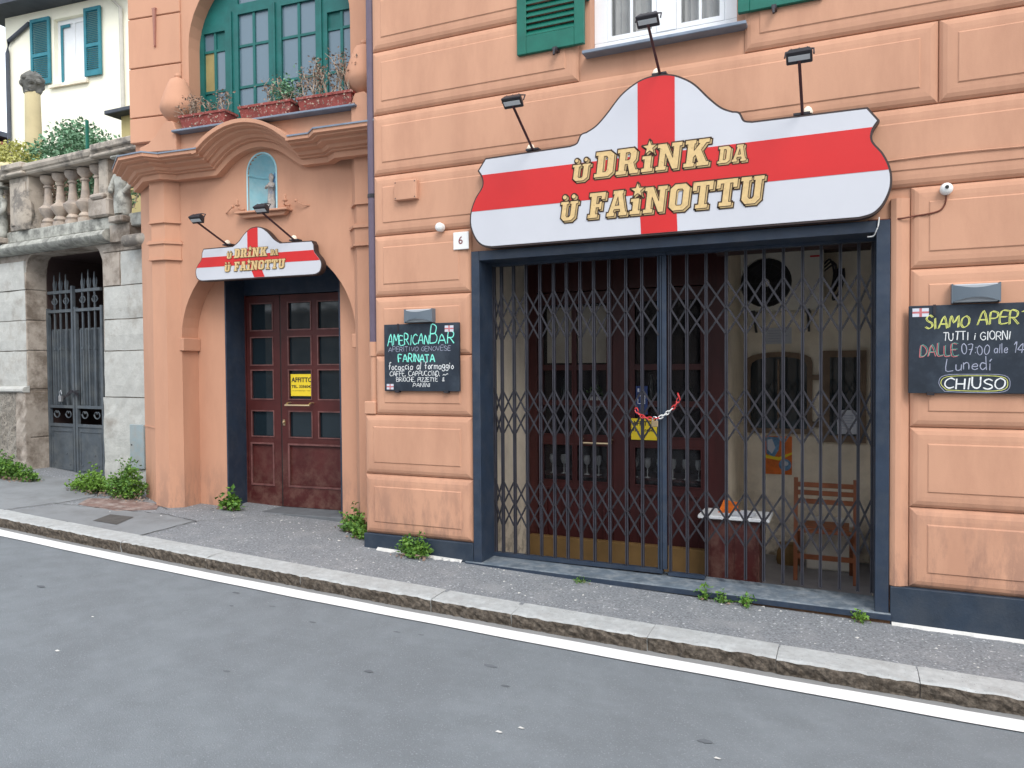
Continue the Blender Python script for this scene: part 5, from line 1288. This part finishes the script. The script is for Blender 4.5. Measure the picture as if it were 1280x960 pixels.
# reveal stones (left side of the gateway)
for z0, z1 in ((.2, .75), (.75, 1.33), (1.35, 1.83), (1.83, 2.205), (2.205, 2.58), (2.58, 2.80)):
    mb = MB(); mb.box(-2.30, -2.266+rs.uniform(0, .004), .012, .270, z0+.006, z1-.006); obj('stone', mb, STONED, WL, STW, bev=.008)
# splayed right jamb
for z0, z1 in ((.1, .75), (.75, 1.28), (1.28, 1.80), (1.80, 2.155), (2.155, 2.53), (2.53, 2.91)):
    mb = MB(); mb.add([(-.738, .02, z0+.005), (-.70, .02, z0+.005), (-.70, .262, z0+.005), (-1.11, .262, z0+.005), (-.738, .02, z1-.005), (-.70, .02, z1-.005), (-.70, .262, z1-.005), (-1.11, .262, z1-.005)], [(0,3,2,1),(4,5,6,7),(0,1,5,4),(1,2,6,5),(2,3,7,6),(3,0,4,7)])
    obj('stone', mb, STONED, WL, STW)
# rough base courses
def rough(x0, x1, z0, z1, y0, m, st=.06, amp=.012):
    mb = MB(); xs = rng(x0, x1, st); zz = rng(z0, z1, st); W = len(zz)
    for x in xs:
        for z in zz: mb.v.append((x, y0+rs.uniform(-amp, amp), z))
    mb.f = [(i*W+j, (i+1)*W+j, (i+1)*W+j+1, i*W+j+1) for i in range(len(xs)-1) for j in range(W-1)]
    b = len(mb.v); mb.v += [(x0, .03, z0), (x1, .03, z0), (x1, .03, z1), (x0, .03, z1)]
    n = len(xs)-1
    mb.f += [tuple([j for j in range(W)]+[b+3, b]), tuple([n*W+j for j in range(W)][::-1]+[b+1, b+2]), tuple([i*W+W-1 for i in range(n+1)]+[b+2, b+3])]
    return obj('rough_base', mb, m, WL, STW)
rough(-6.4, -2.47, -.2, 1.315, -.02, PEBBLE); rough(-2.47, -2.262, -.2, 1.315, -.025, STONED)
rough(-.745, .23, -.2, 1.275, -.008, STONE, .09, .006)
mb = MB(); pr = [(.03, 1.315), (-.05, 1.318), (-.062, 1.335), (-.058, 1.36), (-.035, 1.38), (0, 1.39), (.03, 1.40)]
for x in (-6.4, -2.258): mb.v += [(x, y, z) for y, z in pr]
k = len(pr); mb.f = [(i, i+1, k+i+1, k+i) for i in range(k-1)]+[tuple(range(k)), tuple(range(k, 2*k))[::-1]]
obj('string_course', mb, STONE, WL, STW)
# rounded ledge, kerb course and terrace edge
mb = MB(); pr = [(.25, 3.018), (-.04, 3.018), (-.09, 3.03), (-.125, 3.06), (-.135, 3.085), (-.125, 3.115), (-.09, 3.145), (-.04, 3.155), (.25, 3.158)]
k = len(pr)
for x in (-6.5, -.52): mb.v += [(x, y, z) for y, z in pr]
mb.f = [(i, i+1, k+i+1, k+i) for i in range(k-1)]+[tuple(range(k)), tuple(range(k, 2*k))[::-1]]
obj('round_ledge', mb, LICHEN, WL, STW, smooth=True)
mb = MB(); mb.tube([(-.17, -.09, 2.985), (.25, -.09, 2.985)], .065, 14); obj('ledge_roll', mb, BALU, WL, STW, smooth=True)
stone(-.52, -.16, 3.0, 3.20, -.06, .2, STONED)
mb = MB(); mb.box(-6.5, .25, -.03, .25, 3.16, 3.30); obj('curb_course', mb, LICHEN, WL, STW, bev=.01)
mb = MB(); mb.box(-.86, -.50, -.08, .22, 3.301, 3.50); mb.box(-.80, -.56, -.10, .2, 3.501, 3.56); obj('rustic_block', mb, STONED, WL, STW, bev=.02)
prof_b = [(.085, 3.30), (.085, 3.36), (.060, 3.365), (.075, 3.39), (.060, 3.415), (.048, 3.43), (.075, 3.47), (.100, 3.515), (.105, 3.54), (.085, 3.565), (.055, 3.59), (.050, 3.62), (.040, 3.72), (.036, 3.79), (.052, 3.80), (.052, 3.815), (.036, 3.83), (.075, 3.87), (.085, 3.895), (.085, 3.935)]
bal0 = None
for x in [-5.9, -5.66, -5.42, -5.18, -4.94, -4.7, -3.95, -3.71, -3.47, -3.23, -2.99, -2.76, -1.90, -1.655, -1.41, -1.165, -.925]:
    if bal0 is None:
        mb = MB(); mb.lathe(prof_b, x, .10, 12); bal0 = obj('baluster', mb, BALUW, WL, STW, smooth=True); bx0 = x
    else:
        d = STW.to_3x3() @ Vector((x-bx0, 0, 0)); share(bal0, d.x, d.y, 0, WL)
for a, b in ((-4.6, -4.3), (-2.47, -2.07), (-.71, -.55)):
    mb = MB(); mb.box(a, b, -.04, .24, 3.301, 3.945)
    if b-a > .2:
        mb.box(a+.04, b-.04, -.055, -.04, 3.36, 3.88)
    obj('balustrade_post', mb, BALU, WL, STW, bev=.012)
mb = MB(); mb.lathe([(.10, 3.30), (.14, 3.36), (.16, 3.48), (.15, 3.60), (.10, 3.74), (.07, 3.86), (.05, 3.93)], -2.20, -.02, 12, 1, .6); obj('post_relief', mb, BALU, WL, STW, smooth=True)
mb = MB(); pr = [(.27, 3.948), (-.06, 3.948), (-.075, 3.965), (-.075, 3.985), (-.095, 3.995), (-.11, 4.03), (-.105, 4.06), (-.07, 4.08), (.27, 4.085)]
k = len(pr)
for x in (-6.5, .3): mb.v += [(x, y, z) for y, z in pr]
mb.f = [(i, i+1, k+i+1, k+i) for i in range(k-1)]+[tuple(range(k)), tuple(range(k, 2*k))[::-1]]
obj('handrail', mb, BALU, WL, STW)
for a, b in ((-2.50, -2.05), (-.73, .3)):
    mb = MB(); mb.box(a, b, -.13, .29, 3.946, 3.985); mb.box(a+.01, b-.01, -.135, .295, 4.02, 4.093); obj('handrail_cap', mb, BALU, WL, STW, bev=.012)
mtb = root('meter_box', (-.15, -.03, .57), 'flat blue grey metal meter door set in the stone wall beside the salmon building', 'meter box', None, STW)
mb = MB(); mb.box(-.255, -.02, -.035, -.012, .50, .985); obj('door', mb, mat("blue_grey_metal", (.28, .34, .36), .6, .1, 5, .1, 30, stain=(.33, .31, .27), sscale=9, samt=.6), mtb, STW, bev=.004)
mb = MB(); mb.disc_y(-.22, .76, .008, -.040, -.035, 8); obj('lock', mb, BLACKM, mtb, STW)
stp = MB(); stp.box(-2.25, -1.16, -.16, .58, -.2, .262); tag(obj('door_step', stp, CEMENT, None, STW, bev=.012), 'pale stone step below the grey iron gate', 'step')
# grey iron gate, two leaves
ig = root('iron_gate', (-1.70, .27, .27), 'tall grey double iron gate with spear tops and scrolls in the stone wall', 'gate', None, STW)
def scroll(cx_, cz, r, s, y):
    pts = []
    for k in range(15):
        t = k/14; a = math.pi*(1.0+1.9*t); rr = r*(1-.62*t); pts.append((cx_+s*rr*math.cos(a)+s*r*.25*t, y, cz+rr*math.sin(a)*.95))
    return pts
for li, (a, b) in enumerate(((-2.262, -1.712), (-1.690, -1.14))):
    y = .27+.0*li
    lf = root('gate_leaf', ((a+b)/2, y, .28), None, None, None, STW); lf.parent = ig
    lf.location = (STW @ Vector(((a+b)/2, y, .28))) - wloc(ig)
    mb = MB(); mb.box(a, a+.035, y-.02, y+.02, .285, 2.36); mb.box(b-.035, b, y-.02, y+.02, .285, 2.36 if li else 2.62)
    for z in (.285, .905, 1.135, 2.32, 2.555): mb.box(a+.035, b-.035, y-.018, y+.018, z-.018, z+.018)
    obj('frame', mb, IRON, lf, STW)
    mb = MB(); mb.box(a+.035, b-.035, y-.004, y+.004, .303, .887); obj('sheet_panel', mb, IRON, lf, STW)
    mb = MB(); mb.prism([(a+.06, .35), (b-.06, .35), (b-.06, .84), (a+.06, .84)], y-.012, y-.004, [[(a+.075, .365), (b-.075, .365), (b-.075, .825), (a+.075, .825)]]); obj('panel_bead', mb, IRON, lf, STW)
    nb_ = 4; st_ = (b-a-.07)/nb_
    for k in range(1, nb_):
        x = a+.035+st_*k
        mb = MB(); mb.box(x-.009, x+.009, y-.009, y+.009, 1.153, 2.302); mb.box(x-.009, x+.009, y-.009, y+.009, 2.338, 2.537); mb.box(x-.015, x+.015, y-.015, y+.015, 1.84, 1.87); obj('bar', mb, IRON, lf, STW)
        hs = .20+.03*(k == 2)
        mb = MB(); P = [(x-.012, 2.573), (x-.022, 2.62), (x-.026, 2.66), (x-.010, 2.70), (x-.006, 2.573+hs*.85), (x, 2.573+hs), (x+.008, 2.70), (x+.020, 2.665), (x+.018, 2.62), (x+.010, 2.573)]
        mb.prism(P, y-.006, y+.006); obj('spear_top', mb, IRON, lf, STW)
        mb = MB(); mb.prism([(x+.02, 2.573), (x+.045, 2.66), (x+.040, 2.70), (x+.052, 2.66), (x+.035, 2.573)], y-.005, y+.005); obj('spear_leaf', mb, IRON, lf, STW)
    for k in range(2):
        xc = a+.035+(b-a-.07)*(.25+.5*k)
        for s in (-1, 1):
            for (zc, r) in ((1.045, .062), (2.45, .058)):
                mb = MB(); mb.tube(scroll(xc, zc, r, s, y), .007, 5); obj('scroll', mb, IRON, lf, STW)
    mb = MB(); mb.box(a+.04, b-.04, y+.03, y+.034, 1.15, 2.10); obj('rear_sheet', mb, IRON, lf, STW)
    mb = MB()
    for k in range(5): mb.box(a+.06+k*.10, a+.095+k*.10, y+.012, y+.029, 1.16, 2.08)
    obj('rear_strip', mb, IRON, lf, STW)
    mb = MB()
    for zz_, xx_ in ((.55, .35), (.42, .10), (.42, .42)): mb.disc_y(a+xx_, zz_, .012, y-.012, y-.003, 8)
    obj('rivet', mb, IRON, lf, STW)
cg = root('gate_chain', (-1.75, .22, 1.2), 'dark chain wound round the iron gate with a small steel padlock', 'chain', None, STW)
for q in range(3):
    P = catmull([(-1.93, .235, 1.27-.03*q), (-1.80, .215, 1.265+.01*q), (-1.70, .21, 1.31+.015*q), (-1.60, .235, 1.34-.04*q)], 5)
    for i, (p1, p2) in enumerate(zip(P[::1], P[1:])):
        mb = MB(); mb.bar(p1, p2, .016 if i % 2 else .009, .009 if i % 2 else .016); obj('link', mb, BLACKM, cg, STW)
mb = MB(); mb.box(-1.955, -1.90, .20, .225, 1.20, 1.27); mb.tube([(-1.945, .212, 1.27), (-1.95, .212, 1.32), (-1.92, .212, 1.34), (-1.905, .212, 1.29)], .006, 6)
tag(obj('padlock', mb, STEEL, None, STW), 'bright steel padlock on the chain of the grey iron gate', 'padlock')
# statues on the wall (one continuous body each)
def skin_body(name, pts, edges, radii, m, label, F=STW):
    me = bpy.data.meshes.new(name); me.from_pydata([F @ Vector(p) for p in pts], edges, [])
    ob = bpy.data.objects.new(name, me); COL.objects.link(ob)
    md = ob.modifiers.new('s', 'SKIN'); ss = ob.modifiers.new('u', 'SUBSURF'); ss.levels = 2; ss.render_levels = 2
    for i, r in enumerate(radii):
        me.skin_vertices[0].data[i].radius = r if isinstance(r, tuple) else (r, r)
    me.skin_vertices[0].data[0].use_root = True
    bpy.context.view_layer.update()
    m2 = bpy.data.meshes.new_from_object(ob.evaluated_get(bpy.context.evaluated_depsgraph_get()))
    bpy.data.objects.remove(ob); bpy.data.meshes.remove(me)
    mb = MB(); mb.v = [tuple(v.co) for v in m2.vertices]; mb.f = [tuple(p.vertices) for p in m2.polygons]; bpy.data.meshes.remove(m2)
    return mb
def statue(x, y, z, label, mirror_=1):
    t = root('garden_statue', (x, y, z), label, 'statue', None, STW)
    s = mirror_
    pts = [(x, y, z+.30), (x, y, z+.42), (x, y, z+.52), (x, y, z+.59), (x, y, z+.66), (x, y, z+.72),
           (x+.10*s, y, z+.52), (x+.17*s, y-.02, z+.40), (x+.10*s, y-.07, z+.30), (x-.10*s, y, z+.52), (x-.15*s, y-.03, z+.40), (x-.08*s, y-.09, z+.33),
           (x+.055, y, z+.20), (x+.06, y, z+.06), (x-.055, y, z+.20), (x-.06, y, z+.06)]
    ed_ = [(0,1),(1,2),(2,3),(3,4),(4,5),(2,6),(6,7),(7,8),(2,9),(9,10),(10,11),(0,12),(12,13),(0,14),(14,15)]
    rad = [(.085,.07),(.075,.06),(.095,.065),(.036,.036),(.055,.06),(.045,.05),(.042,.042),(.032,.032),(.026,.026),(.042,.042),(.032,.032),(.026,.026),(.062,.062),(.05,.05),(.062,.062),(.05,.05)]
    mb = skin_body('s', pts, ed_, rad, LICHEN, label)
    obj('body', mb, LICHEN, t, smooth=True)
    mb = MB(); mb.lathe([(.10, z+.695), (.115, z+.70), (.115, z+.712), (.06, z+.72), (.055, z+.76), (.01, z+.775)], x, y, 14); obj('hat', mb, LICHEN, t, STW, smooth=True)
    mb = MB(); mb.lathe([(.10, z+.10), (.11, z+.2), (.105, z+.30), (.085, z+.34)], x, y, 14, 1, .75); obj('kilt', mb, LICHEN, t, STW, smooth=True)
    mb = MB(); mb.box(x-.12, x+.12, y-.10, y+.10, z, z+.07); obj('pedestal', mb, STONED, t, STW, bev=.012)
statue(-.30, -.03, 3.20, 'mossy stone statue with a hat in front of the balustrade beside the salmon building')
statue(-2.66, -.06, 3.16, 'mossy stone statue at the far left end of the balustrade', -1)

# ------------------------------------------------------------------ terrace, shrubs and the pale yellow house behind
mb = MB(); mb.box(-30, -6.6, 2.3, 7.6, -.5, 3.28); mb.box(-30, -7.3, 1.36, 2.299, 3.12, 3.28); tag(obj('terrace', mb, EARTH), kind='structure')
mb = MB(); mb.box(-60, -5.0, 7.7, 60, -.5, 6.6); tag(obj('hillside', mb, EARTH), kind='structure')
def shrub(name, label, cat, lobes, n, size, m, seed, grp=None, trunk=True):
    t = root(name, (lobes[0][0], lobes[0][1], lobes[0][2]-lobes[0][5]), label, cat, grp)
    r_ = random.Random(seed); mb = MB(); st_ = MB()
    for i in range(n):
        L_ = r_.choice(lobes)
        d = Vector((r_.gauss(0, 1), r_.gauss(0, 1), r_.gauss(0, 1))).normalized()*r_.uniform(.55, 1.08)
        mb.leaf((L_[0]+d.x*L_[3], L_[1]+d.y*L_[4], L_[2]+d.z*L_[5]), size, r_)
    for L_ in lobes:
        for k in range(5):
            st_.tube([(L_[0]+r_.gauss(0, .05), L_[1], L_[2]-L_[5]*1.1), (L_[0]+r_.gauss(0, .5)*L_[3], L_[1]+r_.gauss(0, .3)*L_[4], L_[2]+r_.uniform(-.2, .7)*L_[5])], [.012, .004], 4)
    obj('foliage', mb, m, t); obj('stem', st_, TWIG, t)
    return t
sd = 30
shrub('garden_shrub', 'broad grey green shrub behind the stone balustrade, below the shuttered window', 'shrub',
      [(-10.1, 1.9, 4.50, .50, .35, .58), (-9.7, 1.9, 4.45, .45, .35, .50), (-10.5, 1.9, 4.45, .4, .3, .5), (-9.3, 1.9, 4.35, .38, .3, .45), (-9.95, 2.0, 4.72, .32, .3, .38)], 6500, .055, LEAFB, 31)
shrub('garden_shrub', 'small green shrub at the right end of the balustrade, left of the salmon building', 'shrub', [(-8.95, 1.9, 4.15, .35, .3, .35), (-9.05, 1.9, 4.35, .2, .2, .2)], 1500, .05, LEAFB, 33)
shrub('garden_shrub', 'yellow green shrub behind the left end of the stone balustrade', 'shrub',
      [(-11.3, 1.9, 4.62, .45, .3, .35), (-10.95, 1.8, 4.55, .40, .3, .32), (-11.9, 2.0, 4.7, .5, .3, .35), (-10.6, 1.7, 4.35, .3, .3, .28)], 4200, .05, LEAFY, 34)
shrub('garden_shrub', 'straggly brownish shrub in the middle of the balustrade', 'shrub', [(-9.95, 1.5, 4.05, .35, .2, .22), (-10.3, 1.5, 4.1, .3, .2, .25)], 1100, .05, DRYLEAF, 36)
rk_ = root('rockery', (-11.2, 1.55, 3.3), 'ochre rockery boulders at the left end of the terrace', 'rockery')
for (x, z, sx, sz) in ((-10.95, 4.15, .38, .22), (-10.5, 4.10, .26, .24), (-10.75, 4.36, .30, .10)):
    mb = MB(); mb.ball((x, 1.45, z), 1, 12, 8, (sx, .2, sz)); rr_ = random.Random(int(x*-10))
    mb.v = [(a+rr_.gauss(0, .012), b+rr_.gauss(0, .012), c+rr_.gauss(0, .012)) for a, b, c in mb.v]
    obj('boulder', mb, COLY, rk_)
cl = root('stone_column', (-12.47, 3.0, 3.28), 'ochre garden column topped by a dark carved stone capital', 'column')
mb = MB(); mb.lathe([(.125, 3.28), (.125, 5.6), (.115, 6.22)], -12.47, 3.0, 16); obj('shaft', mb, COLY, cl, smooth=True)
mb = MB(); mb.lathe([(.12, 6.20), (.13, 6.24), (.15, 6.30), (.165, 6.38), (.16, 6.46), (.12, 6.52), (.06, 6.56)], -12.47, 3.0, 14)
rr_ = random.Random(4); mb.v = [(a+rr_.gauss(0, .012), b+rr_.gauss(0, .012), c+rr_.gauss(0, .008)) for a, b, c in mb.v]
for k in range(9): a = k*.7; mb.ball((-12.47+.14*math.cos(a), 3+.14*math.sin(a), 6.38+.05*math.sin(k*2)), .055, 7, 5)
obj('capital', mb, mat("dark_carved_stone", (.13, .13, .12), .9, .4, 12, .6, 30), cl)
mb = MB(); mb.tube([(-9.14, 1.5, 3.28), (-9.14, 1.5, 4.86)], .022, 8); tag(obj('green_post', mb, SHUTG, None), 'thin dark green post standing among the shrubs on the terrace', 'post')
rl_ = root('wire_fence', (-8.6, 2.4, 3.4), 'thin wire railing beside the shrubs next to the salmon building', 'fence')
mb = MB()
for i in range(9): x = -9.4+.13*i; mb.tube([(x, 2.6, 4.4), (x, 2.6, 5.02+.03*math.sin(i*2))], .005, 5)
for z in (4.6, 4.9): mb.tube([(-9.45, 2.6, z), (-8.3, 2.6, z)], .004, 5)
obj('wire_panel', mb, GREYL, rl_)
H = root('yellow_house', (0, 2, 3.2), 'pale yellow house with blue green shutters behind the stone wall', 'house', None, HSE)
mb = MB(); hx0, hx1 = -1.75, 2.40
mb.box(hx0, -.02, 0, .3, 3.2, 10.85); mb.box(1.03, hx1, 0, .3, 3.2, 10.85); mb.box(-.02, 1.03, 0, .3, 3.2, 8.90); mb.box(-.02, 1.03, 0, .3, 10.54, 10.85)
mb.box(hx0, hx0+.3, .3, 6, 3.2, 10.85); mb.box(hx1-.3, hx1, .3, 6, 3.2, 10.85); mb.box(hx0, hx1, 6, 6.3, 3.2, 10.85)
obj('wall', mb, HOUSEY, H, HSE)
wn = MB(); wn.prism([(-.02, 8.90), (1.03, 8.90), (1.03, 10.54), (-.02, 10.54)], .10, .16, [[(.10, 9.0), (.50, 9.0), (.50, 10.42), (.10, 10.42)], [(.56, 9.0), (.94, 9.0), (.94, 10.42), (.56, 10.42)]])
wn = obj('window', wn, WHITEF, H, HSE)
for a, b in ((.10, .50), (.56, .94)):
    g = MB(); g.box(a, b, .125, .13, 9.0, 10.42); obj('pane', g, WHITEF if a > 0 else GLASSW, wn, HSE)
mb = MB(); mb.box(.08, .16, .09, .099, 8.98, 10.42); mb.box(.16, .40, .09, .099, 10.34, 10.42); obj('blind_edge', mb, SHUTB, wn, HSE)
mb = MB(); mb.prism([(-.10, 8.84), (1.11, 8.84), (1.11, 10.62), (-.10, 10.62)], -.02, -.001, [[(-.02, 8.90), (1.03, 8.90), (1.03, 10.54), (-.02, 10.54)]]); obj('window_surround', mb, HOUSEY, H, HSE)
mb = MB(); mb.box(-.16, 1.12, -.09, -.021, 8.80, 8.87); obj('window_sill', mb, CREAM, H, HSE)
shutter(-.77, -.10, 8.93, 10.62, SHUTB, -.04, HSE, H, .05); shutter(1.06, 1.60, 8.93, 10.62, SHUTB, -.04, HSE, H, .05)
mb = MB(); mb.box(hx0-.5, hx1+.4, -.6, 6.6, 10.86, 10.98); mb.prism([(hx0-.5, 10.98), (hx1+.4, 10.98), ((hx0+hx1)/2, 12.2)], -.6, 6.6); obj('roof', mb, ROOFD, H, HSE)
mb = MB(); mb.tube([(2.02, -.45, 10.84), (2.10, -.2, 10.65), (2.25, -.07, 10.45), (2.28, -.07, 6.5)], .045, 8); obj('drainpipe', mb, mat("pale_pipe", (.5, .48, .42), .6), H, HSE, smooth=True)
mb = MB(); mb.tube([(-.80, -.07, 10.55), (-1.55, -.07, 10.20), (-1.60, -.07, 9.9), (-1.60, -.07, 5.0)], .05, 8); obj('drainpipe', mb, ROOFD, H, HSE, smooth=True)
hu = root('garden_hut', (-11.3, 4.2, 4), 'ochre garden hut with a thin dark slab roof between house and salmon building', 'hut')
mb = MB(); mb.box(-11.62, -9.6, 4.0, 5.6, 3.28, 6.0); obj('wall', mb, HOUSEO, hu)
mb = MB(); mb.box(-11.80, -9.4, 3.8, 5.8, 6.0, 6.07); obj('roof_slab', mb, ROOFD, hu, bev=.01)
mb = MB(); mb.lathe([(.045, 3.0), (.045, 11.0)], 0, 0, 8); mb.box(-.3, .3, -.03, .03, 10.5, 10.56); mb.box(-.2, .2, -.03, .03, 10.1, 10.16)
for k in (-.25, .25): mb.lathe([(.03, 10.56), (.03, 10.68)], k, 0, 6)
tag(obj('utility_pole', mb, TWIG, None, Matrix.Translation((-26.2, 9.5, -1.0))), 'thin wooden utility pole far behind at the left edge of the terrace', 'pole')
fh = root('distant_house', (-34, 16, 6), 'small brownish house far off at the left edge beyond the pale yellow house', 'house')
mb = MB(); mb.box(-37, -32.3, 14, 20, 6, 10.4); obj('wall', mb, BALU, fh)
for i in range(3): mb = MB(); mb.box(-37.3, -32.0, 13.6, 20.4, 10.4+i*.42, 10.6+i*.42); obj('roof_course', mb, TERRA if i == 1 else ROOFD, fh)

# ------------------------------------------------------------------ weeds at the foot of the walls
def weed(x, y, r, h, n, label, seed, m=LEAF, size=.035, base=None):
    z = zp(x, y) if base is None else base
    t = root('weed', (x, y, z), label, 'weed')
    r_ = random.Random(seed); mb = MB(); st_ = MB(); l2 = MB()
    ns = max(5, n//16)
    for i in range(ns):
        a = r_.uniform(0, 6.28); q = r_.random()**.6
        ex, ey, ez = x+r*q*math.cos(a), y+r*.55*q*math.sin(a), z+h*(1.05-.75*q*q)*r_.uniform(.6, 1.1)*(1.45 if r_.random() < .14 else 1)
        bx_, by_ = x+r*.45*q*math.cos(a), y+r*.25*q*math.sin(a)
        if ey > y+.10: ey = y+.10
        mid = ((bx_+ex)/2, (by_+ey)/2, z+(ez-z)*.65)
        st_.tube([(bx_, by_, z), mid, (ex, ey, ez)], [.003, .0025, .0015], 4)
        for k in range(16):
            u = r_.uniform(.25, 1.05); px_ = bx_+(ex-bx_)*u+r_.gauss(0, .020); py_ = by_+(ey-by_)*u+r_.gauss(0, .018); pz_ = z+(ez-z)*min(1, u*1.15)+r_.gauss(0, .014)
            (l2 if r_.random() < .35 else mb).leaf((px_, py_, max(z+.004, pz_)), size, r_, .15)
    dl = MB()
    for i in range(n//14): dl.leaf((x+r_.gauss(0, r*.6), y-abs(r_.gauss(0, r*.25)), z+.006+abs(r_.gauss(0, h*.12))), size*.9, r_, -.2)
    obj('dry_leaves', dl, DRYLEAF, t)
    obj('leaves', mb, m, t); obj('young_leaves', l2, LEAFL, t); obj('stems', st_, LEAFL, t)
weed(-8.95, .22, .36, .24, 1500, 'leafy green weed at the foot of the pebbledash wall, left of the iron gate', 51)
weed(-8.62, .26, .20, .12, 450, 'low weed spreading to the left end of the gate step', 52)
weed(-7.55, .28, .33, .20, 1400, 'light green weed hiding the right end of the gate step', 53, LEAFL)
weed(-6.98, .26, .27, .32, 1600, 'tall bushy weed in the corner between stone wall and salmon building', 54)
weed(-5.72, .42, .13, .17, 240, 'small broad leaved weed at the left of the portal doorstep', 55, LEAF, .055)
weed(-4.10, .32, .15, .20, 520, 'green weed in the corner under the downpipe', 56)
weed(-3.95, .16, .10, .13, 260, 'low weed beside the corner of the dark blue plinth', 57)
weed(-3.22, -.10, .15, .17, 520, 'green weed growing in front of the dark blue plinth left of the gate', 58)
weed(-1.78, -.10, .07, .025, 90, 'tiny flat weed below the gate threshold, left of the others', 59, LEAF, .018)
weed(-.90, -.09, .05, .075, 70, 'small weed under the threshold, first of a short row', 60, LEAF, .028)
weed(-.76, -.10, .05, .055, 70, 'small weed under the threshold, middle of a short row', 61, LEAF, .026)
weed(-.63, -.10, .055, .065, 80, 'small weed under the threshold, last of a short row', 62, LEAF, .028)
weed(.065, -.10, .04, .06, 60, 'tiny bright weed below the right end of the threshold', 63, LEAFL, .024)

# ------------------------------------------------------------------ unseen far side, added to block low sky light and mirror in the glass
og = root('light_block_wall', (0, -14.5, 0), 'unseen stone wall added across the street to block low sky light', 'wall')
mb = MB(); mb.box(-34, 34, -15.0, -14.5, -1.5, 3.4); obj('wall', mb, STONED, og)
mb = MB(); mb.box(-34, 34, -15.06, -14.44, 3.4, 3.52); obj('coping', mb, BALU, og)
mb = MB(); r_ = random.Random(9)
for i in range(9000): mb.leaf((r_.uniform(-30, 30), -15.8+r_.gauss(0, .5), 3.5+abs(r_.gauss(0, 1.3))+1.0*math.sin(i*.01)**2), .30, r_)
tag(obj('hedge', mb, HILLG), 'loose tall hedge added out of view to block low sky light', 'hedge', kind='stuff')
